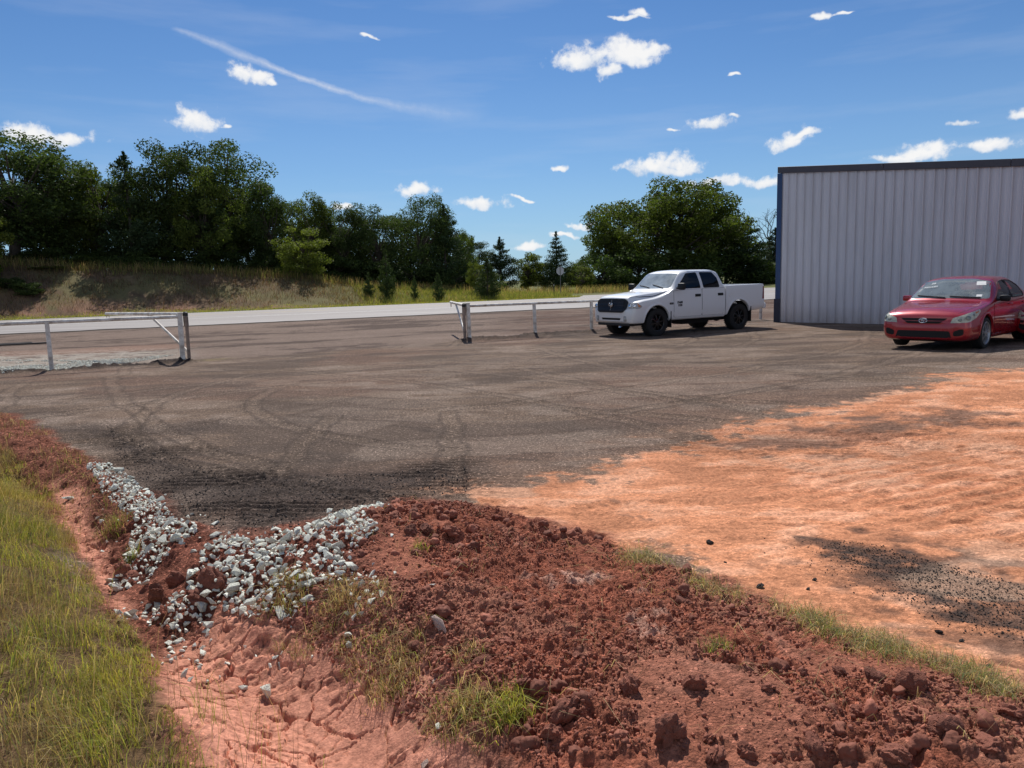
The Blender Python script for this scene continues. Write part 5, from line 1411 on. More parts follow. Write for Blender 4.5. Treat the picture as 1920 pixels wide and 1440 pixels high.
# ---------------------------------------------------------------- white pickup
m_white = paint_mat("white_paint", (.74, .75, .76), .7, .35, .10)
m_tint = glass_mat("dark_tinted_glass", (.035, .04, .05), .02, (.2, .2, .2)); m_wind = glass_mat("dust_glare_windscreen", (.55, .62, .62), .52, (.66, .72, .72), 2.4)  # windscreen dust is raised so its pale colour also stands in for sky glare
ST = []
def st(x, *p): ST.append((x, list(p)))
st(.00, (0, .50), (.55, .50), (.66, .52), (.72, .64), (.70, .80), (.62, .835), (.45, .845), (.2, .85), (0, .85))
st(.05, (0, .45), (.70, .45), (.80, .48), (.86, .64), (.84, .84), (.76, .875), (.5, .885), (.2, .89), (0, .89))
st(.09, (0, .43), (.78, .43), (.89, .47), (.93, .66), (.91, .93), (.79, 1.03), (.645, 1.175), (.3, 1.20), (0, 1.205))
st(.20, (0, .42), (.84, .42), (.945, .47), (.975, .68), (.955, 1.02), (.775, 1.09), (.665, 1.235), (.3, 1.25), (0, 1.255))
st(.40, (0, .42), (.86, .42), (.965, .48), (1.0, .72), (.985, 1.08), (.785, 1.13), (.685, 1.27), (.3, 1.285), (0, 1.29))
st(1.0, (0, .44), (.86, .44), (.97, .50), (1.01, .78), (.99, 1.16), (.805, 1.20), (.72, 1.325), (.3, 1.345), (0, 1.35))
st(1.45, (0, .46), (.86, .46), (.97, .52), (1.0, .80), (.985, 1.27), (.86, 1.31), (.77, 1.37), (.35, 1.385), (0, 1.39))
st(1.64, (0, .46), (.86, .46), (.97, .52), (1.0, .80), (.98, 1.36), (.94, 1.40), (.80, 1.45), (.40, 1.49), (0, 1.50))
st(2.20, (0, .46), (.86, .46), (.97, .52), (1.0, .80), (.98, 1.38), (.895, 1.66), (.745, 1.915), (.40, 1.965), (0, 1.975))
st(2.50, (0, .46), (.86, .46), (.97, .52), (1.0, .80), (.98, 1.385), (.89, 1.68), (.735, 1.965), (.40, 2.005), (0, 2.015))
st(3.45, (0, .46), (.86, .46), (.97, .52), (1.0, .80), (.98, 1.39), (.89, 1.68), (.735, 1.965), (.40, 2.005), (0, 2.015))
st(3.72, (0, .46), (.86, .46), (.97, .52), (1.0, .80), (.98, 1.39), (.89, 1.67), (.745, 1.915), (.40, 1.95), (0, 1.96))
st(3.92, (0, .46), (.86, .46), (.97, .52), (1.0, .80), (.98, 1.39), (.93, 1.44), (.86, 1.47), (.40, 1.475), (0, 1.475))
TC = loft(ST, 130, 4)
ST = []
bedp = lambda w, zt, zb=.50: ((0, zb), (.86 * w, zb), (.965 * w, zb + .06), (1.005 * w, .80), (.995 * w, 1.30), (.975 * w, zt - .02), (.93 * w, zt), (.4, zt), (0, zt))
for x, w, zt, zb in ((3.955, 1, 1.455, .50), (4.2, 1.0, 1.46, .52), (5.4, 1.0, 1.475, .60), (5.66, .995, 1.48, .62), (5.76, .985, 1.475, .66), (5.80, .97, 1.44, .70)): st(x, *bedp(w, zt, zb))
TB = loft(ST, 60, 4)
RW_, WX1, WX2 = .425, 1.00, 4.57
sidewin1 = round_poly([(1.80, 1.43), (2.36, 1.89), (2.80, 1.915), (2.83, 1.43)], .05); sidewin2 = round_poly([(2.97, 1.43), (2.95, 1.915), (3.50, 1.905), (3.64, 1.72), (3.67, 1.43)], .05)
wshield = round_poly([(-.80, 1.455), (.80, 1.455), (.69, 1.90), (-.69, 1.90)], .06); rwin = round_poly([(-.66, 1.53), (.66, 1.53), (.62, 1.86), (-.62, 1.86)], .05)
def bvh_of(bm):
    b2 = bm.copy(); bmesh.ops.triangulate(b2, faces=b2.faces[:]); t = BVHTree.FromBMesh(b2); b2.free(); return t
bv_c, bv_b = bvh_of(TC), bvh_of(TB)
def cabin(sts):
    bm = bmesh.new(); R_ = []
    for x, zf, wb, zbelt, wr, zr in sts: R_.append([bm.verts.new(p) for p in ((x, -wb, zf), (x, -wb, zbelt), (x, -wr, zr), (x, wr, zr), (x, wb, zbelt), (x, wb, zf))])
    for a, b in zip(R_[:-1], R_[1:]):
        for j in range(6): bm.faces.new((a[j], a[(j + 1) % 6], b[(j + 1) % 6], b[j]))
    bm.faces.new(R_[0]); bm.faces.new(R_[-1][::-1]); return bm
tk = empty("pickup_truck"); tag(tk, "white crew cab pickup with black wheels parked at the rail fence", "pickup truck")
cut = [cyl_y((WX1, RW_ + .03), .515, -1.4, -.60), cyl_y((WX1, RW_ + .03), .515, .60, 1.4), cabin([(1.75, .75, .90, 1.36, .76, 1.47), (2.3, .75, .90, 1.36, .70, 1.89), (3.5, .75, .90, 1.36, .70, 1.91), (3.78, .75, .90, 1.36, .76, 1.72)]),
       prism(sidewin1, 'y', -1.3, 1.3), prism(sidewin2, 'y', -1.3, 1.3), prism(wshield, 'x', 1.46, 2.17), prism(rwin, 'x', 3.6, 4.1), cyl_y((WX2, RW_ + .03), .53, -1.4, 1.4)]
m_lining = simple("dark_cabin_lining", (.07, .068, .064), .8, var=.2)
bd_ = body_obj("body", boolean_chain(TC, cut), m_white, tk, bv_c, m_lining, .70, (1.5, 3.9))
bm = bmesh.new(); add_box(bm, (4.855, 0, 1.35), (1.64, 1.70, .80))
body_obj("cargo_bed", boolean_chain(TB, [cyl_y((WX2, RW_ + .05), .53, -1.4, -.60), cyl_y((WX2, RW_ + .05), .53, .60, 1.4), bm]), m_white, tk)
XF = ((-2, 0, 0), (0, 1, 0), (0, 0, 1), (1, 0, 0))                                     # project from the front
def XS(s): return ((0, s * 3, 0), (1, 0, 0), (0, 0, 1), (0, -s, 0))                    # project from a side
for s in (-1, 1):
    X = XS(s)
    for nm, poly in (("door", [(1.69, .56), (2.875, .56), (2.875, 1.395), (1.69, 1.37)]), ("door", [(2.895, .56), (3.80, .56), (3.895, .80), (3.895, 1.40), (2.895, 1.395)])):
        d = panel(nm, bv_c, round_poly(poly, .04), *X, .007, m_white, tk, 3)
        panel("door_seal", bv_c, round_poly(poly, .04), *X, .002, m_under, d, 2, scale=1.016)
        fr_win = poly[0][0] < 2
        wn = panel("window", bv_c, sidewin1 if fr_win else sidewin2, *X, .004, m_tint, d, 3, scale=1.03)
        hx = 2.70 if fr_win else 3.70; hh = bv_c.ray_cast(Vector((hx, s * 3, 1.20)), Vector((0, -s, 0)))[0]
        bm = bmesh.new(); add_box(bm, (hx, hh.y + s * .03, 1.20), (.20, .035, .055), None, .014); add_box(bm, (hx, hh.y + s * .012, 1.20), (.24, .012, .085), None, .005); bm_obj("handle", bm, m_blkpl, d, angle=40)
    bm = bmesh.new(); hh = bv_c.ray_cast(Vector((1.86, s * 3, 1.46)), Vector((0, -s, 0)))[0]; y0 = s * .93
    add_tube(bm, [(1.84, y0, 1.44), (1.83, s * 1.05, 1.46)], .03, 8); add_box(bm, (1.84, s * 1.17, 1.50), (.13, .27, .21), None, .045)
    bm_obj("mirror", bm, m_blkpl, tk, angle=40)
    arch_lip("wheel_arch", WX1, RW_ + .03, .515, .07, s, bv_c, -.12, math.pi + .10, m_white, tk); arch_lip("wheel_arch", WX2, RW_ + .05, .53, .07, s, bv_b, -.02, math.pi - .02, m_white, tk)
    for xw, nm in ((WX1, 0), (WX2, 1)):
        wheel(tk, (xw, s * .86, RW_), RW_, .30, s, m_blkrim, 8, .255, .8)
        bm = bmesh.new(); add_box(bm, (xw + .555, s * .87, .50), (.014, .30, .50), None, .004); bm_obj("mud_flap", bm, m_blk, tk)
    o = panel("tail_lamp", bv_b, round_poly([(5.68, .98), (5.785, .98), (5.785, 1.40), (5.72, 1.40)], .02), *XS(s), .006, m_red, tk, 2)
    # headlamp wraps the corner
    D_ = Vector((.80, -s * .60, 0)); U_ = Vector((.60, s * .80, 0)) * s
    o0 = Vector((.18, s * .86, 0)) - D_ * 2
    hl = panel("headlight", bv_c, round_poly([(-s * .22, .875), (-s * .25, 1.045), (s * .10, 1.065), (s * .24, .955), (s * .20, .885)] if s < 0 else [(-.22, .875), (-.25, 1.045), (.10, 1.065), (.24, .955), (.20, .885)], .025),
               o0, (Vector((.60, s * .80, 0))) if s > 0 else Vector((-.60, .80, 0)), (0, 0, 1), D_, .012, m_lensw, tk, 3)
    sg = 1
    Uo = Vector((.60, s * .80, 0)) if s > 0 else Vector((-.60, .80, 0))
    for (a, z, rd_) in ((-.10, .965, .060), (.04, .965, .052)):
        h_ = bv_c.ray_cast(o0 + Uo * (a * s) + Vector((0, 0, z)), D_)
        if h_[0] is not None:
            bm = bmesh.new(); bmesh.ops.create_uvsphere(bm, u_segments=16, v_segments=10, radius=rd_, matrix=Matrix.Translation(h_[0] + h_[1] * .012) @ h_[1].to_track_quat('Z', 'Y').to_matrix().to_4x4() @ Matrix.Diagonal((1, 1, .28, 1)))
            bm_obj("bulb", bm, m_chrome, hl, smooth=True)
    panel("turn_signal", bv_c, round_poly([(s * .135, .93), (s * .115, 1.045), (s * .16, 1.01), (s * .205, .955), (s * .18, .93)], .015), o0, Uo, (0, 0, 1), D_, .016, m_amber, hl, 2)
    fl = panel("fog_lamp", bv_c, round_poly([(s * .60, .50), (s * .60, .66), (s * .72, .66), (s * .72, .50)], .03), *XF, .004, simple("fog_recess", (.30, .30, .29), .4, var=.3), tk, 2)
    h_ = bv_c.ray_cast(Vector((-1, s * .675, .575)), Vector((1, 0, 0)))[0]
    bm = bmesh.new(); bmesh.ops.create_uvsphere(bm, u_segments=14, v_segments=8, radius=.045, matrix=Matrix.Translation(h_ + Vector((-.006, 0, 0))) @ Matrix.Diagonal((.35, 1, 1.2, 1))); bm_obj("lamp_lens", bm, m_lensw, fl, smooth=True)
panel("windshield", bv_c, wshield, *XF, .003, m_wind, tk, 4, scale=1.03)
panel("rear_window", bv_c, rwin, (6, 0, 0), (0, 1, 0), (0, 0, 1), (-1, 0, 0), .003, m_tint, tk, 3, scale=1.04)
# grille with bars and horned-head badge
gpoly = round_poly([(-.60, 1.18), (.60, 1.18), (.74, 1.09), (.69, .86), (.56, .765), (-.56, .765), (-.69, .86), (-.74, 1.09)], .05)
gr = panel("grille", bv_c, gpoly, *XF, .030, m_blkpl, tk, 3, skirt=.03)
bm = bmesh.new()
def fx(y, z): h_ = bv_c.ray_cast(Vector((-2, y, z)), Vector((1, 0, 0)))[0]; return h_.x
for z in (.83, .87, .91, .95, 1.03, 1.07, 1.11):
    add_tube(bm, [(fx(y, z) - .040, y, z) for y in np.linspace(-.58, .58, 13)], .008, 6)
bm_obj("grille_slats", bm, simple("grille_gloss", (.02, .02, .022), .2, .2, .5), gr, angle=40)
bm = bmesh.new(); add_tube(bm, [(fx(y, .99) - .045, y, .99) for y in np.linspace(-.62, .62, 15)], [.006] + [.012] * 13 + [.006], 8); add_tube(bm, [(fx(0, z) - .046, 0, z) for z in np.linspace(.82, 1.15, 6)], .012, 8)
bm_obj("grille_bar", bm, simple("smoked_chrome", (.13, .13, .14), .15, .9), gr, angle=40)
bm = bmesh.new(); ex_ = fx(0, .99) - .072
add_box(bm, (ex_ + .01, 0, .985), (.02, .06, .115), None, .012)
for s in (-1, 1):
    add_tube(bm, [(ex_, s * .03, 1.035), (ex_, s * .07, 1.045), (ex_, s * .09, 1.01), (ex_, s * .078, .965), (ex_, s * .052, .965), (ex_, s * .052, .99)], [.020, .019, .017, .014, .011, .007], 8)
add_tube(bm, [(ex_, 0, .95), (ex_, 0, .905)], [.024, .010], 8)
bm_obj("emblem", bm, m_chrome, gr, angle=50)
panel("lower_intake", bv_c, round_poly([(-.46, .595), (.46, .595), (.43, .535), (-.43, .535)], .02), *XF, .004, m_under, tk, 3)
panel("bumper_crease", bv_c, round_poly([(-.50, .625), (.50, .625), (.47, .608), (-.47, .608)], .005), *XF, .012, m_white, tk, 3)
bm = bmesh.new(); add_box(bm, (.35, 0, .40), (.55, 1.55, .10), None, .03); bm_obj("air_dam", bm, m_blk, tk)
# badge lettering on the doors
for s in (-1, 1):
    rz = (math.pi / 2, 0, 0) if s < 0 else (math.pi / 2, 0, math.pi)
    yb = s * (abs(bv_c.ray_cast(Vector((1.95, s * 3, .98)), Vector((0, -s, 0)))[0].y) + .010)
    text_obj("badge_lettering", "RAM", .105, (1.93, yb, 1.005), rz, m_blkpl, tk, .003, .004); text_obj("badge_lettering", "1500", .095, (1.93, yb, .915), rz, m_blkpl, tk, .003, .003)
    yb = s * (abs(bv_c.ray_cast(Vector((1.58, s * 3, .98)), Vector((0, -s, 0)))[0].y) + .006)
    bm = bmesh.new(); add_box(bm, (1.58, yb, .985), (.15, .008, .06), None, .003); bm_obj("fender_badge", bm, m_blkpl, tk)
    text_obj("fender_badge_lettering", "HEMI", .045, (1.58, yb + s * .005, .985), rz, m_silver, tk, .001)
    yb = s * (abs(bv_b.ray_cast(Vector((4.18, s * 3, 1.18)), Vector((0, -s, 0)))[0].y))
    if s < 0:
        bm = bmesh.new(); add_lathe(bm, [(.0, -.006), (.082, -.006), (.088, .004)], 28, 'Y', (4.17, yb, 1.17)); add_lathe(bm, [(.094, -.003), (.097, -.003), (.097, .004)], 28, 'Y', (4.17, yb, 1.17)); bm_obj("fuel_door", bm, m_white, tk, angle=40)
# cabin
bm = bmesh.new(); add_box(bm, (1.93, 0, 1.16), (.50, 1.72, .36), None, .06); bm_obj("dashboard", bm, m_dash, tk, angle=40)
for yy in (-.42, .42):
    bm = bmesh.new(); add_box(bm, (2.72, yy, .92), (.55, .54, .20), None, .06); add_box(bm, (3.0, yy, 1.26), (.17, .52, .70), Matrix.Rotation(.18, 3, 'Y'), .06); add_box(bm, (3.09, yy, 1.70), (.10, .27, .18), None, .04); bm_obj("seat", bm, m_seat, tk, angle=40)
bm = bmesh.new(); add_box(bm, (3.45, 0, .92), (.5, 1.5, .2), None, .06); add_box(bm, (3.68, 0, 1.22), (.14, 1.5, .62), None, .05); bm_obj("rear_bench", bm, m_seat, tk, angle=40)
bm = bmesh.new(); add_tube(bm, [(2.30 + .06 * math.cos(a), -.42 + .19 * math.sin(a), 1.32 + .18 * math.cos(a)) for a in np.linspace(0, 2 * math.pi, 25)], .016, 6, False); add_tube(bm, [(2.30, -.42, 1.32), (2.1, -.42, 1.2)], .03, 6); bm_obj("steering_wheel", bm, m_blkpl, tk, angle=40)
bm = bmesh.new(); add_box(bm, (2.20, 0, 1.80), (.03, .24, .07), None, .012); add_tube(bm, [(2.19, 0, 1.83), (2.17, 0, 1.90)], .01, 5); bm_obj("rear_view_mirror", bm, m_blkpl, tk, angle=40)
bm = bmesh.new()
for a, b in (((1.62, -.60, 1.455), (1.72, -.02, 1.565)), ((1.60, .02, 1.47), (1.74, .62, 1.545))):
    pts_ = [Vector(a).lerp(Vector(b), t) for t in np.linspace(0, 1, 7)]; o_ = []
    for q in pts_:
        h_ = bv_c.ray_cast(Vector((q.x - .35, q.y, q.z + .5)), Vector((.55, 0, -.83)))[0]; o_.append((h_ if h_ is not None else q) + Vector((-.012, 0, .016)))
    add_tube(bm, o_, .012, 6)
bm_obj("wiper", bm, m_blk, tk, angle=40)
# chassis, rear bumper, hood cut lines
bm = bmesh.new(); add_box(bm, (2.7, 0, .42), (4.6, 1.15, .16)); add_tube(bm, [(WX1, -.8, RW_ - .06), (WX1, .8, RW_ - .06)], .06, 10); add_tube(bm, [(WX2, -.8, RW_), (WX2, .8, RW_)], .07, 10)
bmesh.ops.create_uvsphere(bm, u_segments=12, v_segments=8, radius=.17, matrix=Matrix.Translation((WX2, .0, RW_))); add_tube(bm, [(3.2, .55, .40), (5.3, .62, .44)], .05, 10); add_box(bm, (3.0, -.35, .38), (1.2, .5, .2), None, .05); bm_obj("chassis", bm, m_under, tk)
for xw in (WX1, WX2):
    for s in (-1, 1):
        bm = bmesh.new(); add_lathe(bm, [(.50, -.16), (.50, .16)], 40, 'Y', (xw, s * .80, RW_ + .03))
        bmesh.ops.delete(bm, geom=[v for v in bm.verts if v.co.z < .46], context='VERTS'); bm_obj("wheel_liner", bm, m_under, tk)
bm = bmesh.new(); add_box(bm, (5.86, 0, .74), (.18, 1.90, .20), None, .05); bm_obj("rear_bumper", bm, m_white, tk, angle=40)
panel("hood_line", bv_c, [(-.66, .0), (-.66, .006), (.66, .006), (.66, 0)], (1.50, 0, 3), (0, 1, 0), (1, 0, 0), (0, 0, -1), .002, m_under, tk, 4)
for s in (-1, 1):
    pl = [(x, s * w) for x, w in ((.16, .67), (.5, .74), (1.0, .78), (1.5, .82))]
    panel("hood_line", bv_c, pl + [(x, y + s * .010) for x, y in pl[::-1]], (0, 0, 3), (1, 0, 0), (0, 1, 0), (0, 0, -1), .002, m_under, tk, 3)

# ---------------------------------------------------------------- red sedan
m_redp = paint_mat("red_paint", (.36, .007, .018), 1.0, .25, .022, (.30, .14, .11), .30)
m_sglass = glass_mat("sedan_side_glass", (.55, .60, .58), .03, (.4, .42, .42)); m_swind = glass_mat("sedan_windscreen", (.55, .62, .62), .30, (.55, .63, .64), 2.0)  # sedan windscreen film mixes dust with a painted sky reflection
ST = []
st(.00, (0, .27), (.45, .27), (.58, .33), (.62, .44), (.60, .54), (.53, .58), (.40, .595), (.2, .60), (0, .60))
st(.04, (0, .23), (.58, .23), (.72, .30), (.755, .45), (.72, .615), (.63, .665), (.46, .69), (.22, .70), (0, .705))
st(.14, (0, .20), (.66, .20), (.80, .28), (.83, .47), (.785, .695), (.69, .74), (.50, .765), (.24, .78), (0, .785))
st(.30, (0, .19), (.68, .19), (.83, .28), (.85, .50), (.80, .745), (.70, .79), (.52, .82), (.26, .84), (0, .845))
st(.55, (0, .19), (.72, .19), (.85, .28), (.875, .53), (.83, .785), (.73, .835), (.57, .865), (.28, .88), (0, .885))
st(.90, (0, .18), (.73, .18), (.855, .27), (.88, .55), (.845, .84), (.76, .885), (.62, .91), (.30, .925), (0, .93))
st(1.16, (0, .18), (.73, .18), (.855, .27), (.88, .55), (.85, .885), (.80, .925), (.69, .945), (.34, .965), (0, .97))
st(1.36, (0, .18), (.73, .18), (.855, .27), (.88, .55), (.85, .92), (.81, .99), (.715, 1.05), (.36, 1.10), (0, 1.11))
st(1.92, (0, .18), (.73, .18), (.855, .27), (.88, .55), (.85, .945), (.775, 1.19), (.62, 1.375), (.33, 1.425), (0, 1.435))
st(2.30, (0, .18), (.73, .18), (.855, .27), (.88, .56), (.85, .955), (.765, 1.21), (.60, 1.415), (.32, 1.46), (0, 1.47))
st(2.80, (0, .18), (.73, .18), (.855, .27), (.88, .56), (.85, .965), (.76, 1.21), (.595, 1.41), (.32, 1.455), (0, 1.465))
st(3.25, (0, .19), (.73, .19), (.855, .27), (.88, .57), (.85, .98), (.755, 1.19), (.585, 1.345), (.31, 1.395), (0, 1.405))
st(3.82, (0, .21), (.72, .21), (.85, .29), (.875, .58), (.835, .99), (.76, 1.055), (.63, 1.095), (.33, 1.12), (0, 1.125))
st(4.00, (0, .23), (.71, .23), (.84, .30), (.865, .58), (.82, .985), (.73, 1.03), (.60, 1.05), (.32, 1.06), (0, 1.065))
st(4.36, (0, .26), (.66, .26), (.79, .33), (.815, .58), (.77, .96), (.68, 1.01), (.55, 1.03), (.3, 1.04), (0, 1.045))
st(4.48, (0, .30), (.58, .30), (.70, .36), (.73, .58), (.68, .86), (.60, .92), (.48, .94), (.25, .95), (0, .95))
st(4.54, (0, .38), (.46, .38), (.58, .42), (.62, .58), (.58, .72), (.50, .76), (.40, .78), (.2, .79), (0, .79))
CB = loft(ST, 140, 4); bv_s = bvh_of(CB)
CR, CX1, CX2 = .318, .94, 3.54
cw1 = round_poly([(1.50, .965), (2.02, 1.325), (2.42, 1.365), (2.44, .985)], .05); cw2 = round_poly([(2.53, .985), (2.51, 1.365), (2.88, 1.35), (3.18, 1.255), (3.30, 1.06), (3.28, 1.0)], .04)
cws = round_poly([(-.755, 1.005), (-.36, 1.02), (.36, 1.02), (.755, 1.005), (.625, 1.345), (.3, 1.40), (-.3, 1.40), (-.625, 1.345)], .05); crw = round_poly([(-.60, 1.13), (.60, 1.13), (.52, 1.31), (-.52, 1.31)], .05)
cut = [cyl_y((CX1, CR + .02), .375, -1.4, -.56), cyl_y((CX1, CR + .02), .375, .56, 1.4), cyl_y((CX2, CR + .02), .375, -1.4, -.56), cyl_y((CX2, CR + .02), .375, .56, 1.4),
       cabin([(1.42, .45, .78, .90, .66, 1.06), (2.0, .45, .78, .90, .575, 1.35), (2.8, .45, .78, .90, .56, 1.39), (3.25, .45, .78, .90, .55, 1.32), (3.55, .60, .78, .90, .58, 1.16)]),
       prism(cw1, 'y', -1.3, 1.3), prism(cw2, 'y', -1.3, 1.3), prism(cws, 'x', 1.0, 2.04), prism(crw, 'x', 3.2, 3.9)]
SB = boolean_chain(CB, cut)
def sedan(label, grille_style):
    c = empty("sedan"); tag(c, label, "car")
    body_obj("body", SB.copy(), m_redp, c, bv_s, m_lining, .43, (1.3, 3.7))
    for s in (-1, 1):
        X = XS(s)
        for poly, win, hx in (([(1.36, .33), (2.47, .33), (2.47, .955), (1.36, .90)], cw1, 2.33), ([(2.485, .33), (3.12, .33), (3.30, .62), (3.42, .80), (3.42, .97), (2.485, .957)], cw2, 3.28)):
            d = panel("door", bv_s, round_poly(poly, .05), *X, .005, m_redp, c, 3); panel("door_seal", bv_s, round_poly(poly, .05), *X, .0015, m_under, d, 2, scale=1.012)
            panel("window", bv_s, win, *X, .002, m_sglass, d, 3, scale=1.03)
            hh = bv_s.ray_cast(Vector((hx, s * 3, .86)), Vector((0, -s, 0)))[0]
            bm = bmesh.new(); add_tube(bm, [(hx - .09, hh.y + s * .012, .86), (hx - .06, hh.y + s * .035, .862), (hx + .06, hh.y + s * .035, .864), (hx + .09, hh.y + s * .012, .864)], .014, 8); bm_obj("handle", bm, m_redp, d, angle=50)
        panel("pillar_trim", bv_s, [(2.445, .985), (2.425, 1.37), (2.505, 1.37), (2.525, .985)], *X, .003, m_blkpl, c, 2)
        # thin black frames round the side glass
        for w_ in (cw1, cw2):
            bm = bmesh.new(); ring = []
            for x_, z_ in w_:
                h_ = bv_s.ray_cast(Vector((x_, s * 3, z_)), Vector((0, -s, 0)))[0]; ring.append(h_ + Vector((0, s * .004, 0)))
            add_tube(bm, ring + [ring[0]], .011, 6, False); bm_obj("window_frame", bm, m_blkpl, c, angle=50)
        bm = bmesh.new(); add_box(bm, (1.66, s * .96, 1.00), (.10, .20, .13), None, .04); add_tube(bm, [(1.66, s * .82, .96), (1.66, s * .90, .975)], .025, 8); bm_obj("mirror", bm, m_redp if s > 0 else m_blkpl, c, angle=45)
        arch_lip("wheel_arch", CX1, CR + .02, .375, .035, s, bv_s, -.05, math.pi + .1, m_redp, c, .010); arch_lip("wheel_arch", CX2, CR + .02, .375, .035, s, bv_s, -.1, math.pi + .05, m_redp, c, .010)
        for xw in (CX1, CX2):
            wheel(c, (xw, s * .765, CR), CR, .205, s, m_silver, 7, .225)
            bm = bmesh.new(); add_lathe(bm, [(.368, -.13), (.368, .13)], 36, 'Y', (xw, s * .72, CR + .02)); bmesh.ops.delete(bm, geom=[v for v in bm.verts if v.co.z < .26], context='VERTS'); bm_obj("wheel_liner", bm, m_under, c)
        D_ = Vector((.78, -s * .62, -.0)); Uo = Vector((.62, s * .78, 0)) if s > 0 else Vector((-.62, .78, 0)); o0 = Vector((.20, s * .72, 0)) - D_ * 2
        hl = panel("headlight", bv_s, round_poly([(-s * .30, .565), (-s * .25, .665), (s * .0, .745), (s * .34, .815), (s * .35, .775), (s * .20, .655), (-s * .02, .580)], .02), o0, Uo, (0, 0, 1), D_, .008, m_lensy, c, 3)
        for a, z, rd_ in ((-.15, .625, .040), (-.01, .665, .062), (.14, .715, .038)):
            h_ = bv_s.ray_cast(o0 + Uo * (a * s) + Vector((0, 0, z)), D_)
            if h_[0] is not None:
                bm = bmesh.new(); bmesh.ops.create_uvsphere(bm, u_segments=16, v_segments=10, radius=rd_, matrix=Matrix.Translation(h_[0] + h_[1] * .006) @ h_[1].to_track_quat('Z', 'Y').to_matrix().to_4x4() @ Matrix.Diagonal((1, .8, .2, 1))); bm_obj("bulb", bm, simple("hazed_reflector", (.22, .23, .20), .2, .4), hl, smooth=True)
        panel("turn_signal", bv_s, round_poly([(s * .20, .735), (s * .19, .768), (s * .29, .79), (s * .29, .768)], .01), o0, Uo, (0, 0, 1), D_, .011, m_amber, hl, 2)
        panel("fog_recess", bv_s, round_poly([(s * .56, .31), (s * .56, .40), (s * .68, .45), (s * .735, .45), (s * .735, .34), (s * .66, .31)], .03), *XF, .003, m_under, c, 2)
        panel("tail_lamp", bv_s, round_poly([(4.16, .80), (4.10, .93), (4.40, .95), (4.44, .78)], .03), *X, .005, m_red, c, 2)
        panel("sill_trim", bv_s, [(1.32, .235), (3.15, .235), (3.15, .275), (1.32, .275)], *X, .012, m_redp, c, 3)
        pl = [(x, s * w) for x, w in ((.13, .60), (.35, .68), (.7, .73), (1.12, .79))]
        panel("hood_line", bv_s, pl + [(x, y + s * .008) for x, y in pl[::-1]], (0, 0, 3), (1, 0, 0), (0, 1, 0), (0, 0, -1), .0015, m_under, c, 3)
    ws = panel("windshield", bv_s, cws, *XF, .002, m_swind, c, 4, scale=1.03)
    panel("rear_window", bv_s, crw, (6, 0, 0), (0, 1, 0), (0, 0, 1), (-1, 0, 0), .002, m_sglass, c, 3, scale=1.04)
    if grille_style == 0:
        gr = panel("grille", bv_s, round_poly([(-.50, .665), (.50, .665), (.38, .545), (.2, .53), (-.2, .53), (-.38, .545)], .02), *XF, .004, m_redp, c, 3)
        for zz_, w0 in ((.632, .44), (.575, .36)):
            panel("grille_slot", bv_s, round_poly([(-w0, zz_ + .024), (w0, zz_ + .024), (w0 - .06, zz_ - .022), (-w0 + .06, zz_ - .022)], .008), *XF, .008, m_under, gr, 3)
        h_ = bv_s.ray_cast(Vector((-2, 0, .605)), Vector((1, 0, 0)))
        nn_ = h_[1] if h_[1].x < 0 else -h_[1]
        M0 = Matrix.Translation(h_[0] + nn_ * .022) @ nn_.to_track_quat('Z', 'Y').to_matrix().to_4x4() @ Matrix.Rotation(0, 4, 'Z')
        bm = bmesh.new()
        def oval(a, b, cx, cy, t): add_tube(bm, [M0 @ Vector((cx + a * math.cos(q), cy + b * math.sin(q), 0)) for q in np.linspace(0, 2 * math.pi, 29)], t, 6, False)
        oval(.075, .050, 0, 0, .008); oval(.046, .018, 0, .024, .006); oval(.020, .042, 0, -.002, .006)
        bm_obj("emblem", bm, m_chrome, gr, angle=60)
    else:
        gr = panel("grille", bv_s, round_poly([(-.70, .66), (.70, .66), (.72, .40), (-.72, .40)], .04), *XF, .006, m_blkpl, c, 3)
        for zz_ in (.64, .55, .46):
            panel("chrome_bar", bv_s, round_poly([(-.70, zz_ + .016), (.70, zz_ + .016), (.70, zz_ - .016), (-.70, zz_ - .016)], .006), *XF, .016, m_chrome, gr, 4)
    panel("lower_intake", bv_s, round_poly([(-.49, .405), (.49, .405), (.53, .27), (-.53, .27)], .03), *XF, .003, m_under, c, 3)
    panel("bumper_lip", bv_s, round_poly([(-.60, .262), (.60, .262), (.60, .242), (-.60, .242)], .005), *XF, .012, m_redp, c, 3)
    bm = bmesh.new(); add_box(bm, (1.62, 0, .84), (.42, 1.46, .22), None, .05); bm_obj("dashboard", bm, m_dash, c, angle=40)
    for yy in (-.36, .36):
        bm = bmesh.new(); add_box(bm, (2.28, yy, .55), (.5, .48, .2), None, .05); add_box(bm, (2.56, yy, .83), (.15, .46, .58), Matrix.Rotation(.22, 3, 'Y'), .05); add_box(bm, (2.64, yy, 1.19), (.09, .25, .17), None, .04); bm_obj("seat", bm, m_seat, c, angle=40)
    bm = bmesh.new(); add_box(bm, (3.1, 0, .55), (.5, 1.3, .2), None, .05); add_box(bm, (3.34, 0, .82), (.16, 1.3, .5), Matrix.Rotation(.3, 3, 'Y'), .05); bm_obj("rear_bench", bm, m_seat, c, angle=40)
    bm = bmesh.new(); add_tube(bm, [(1.93 + .06 * math.cos(a), -.36 + .18 * math.sin(a), 1.0 + .17 * math.cos(a)) for a in np.linspace(0, 2 * math.pi, 25)], .015, 6, False); bm_obj("steering_wheel", bm, m_blkpl, c, angle=40)
    bm = bmesh.new(); add_box(bm, (1.93, 0, 1.33), (.03, .22, .06), None, .012); bm_obj("rear_view_mirror", bm, m_blkpl, c, angle=40)
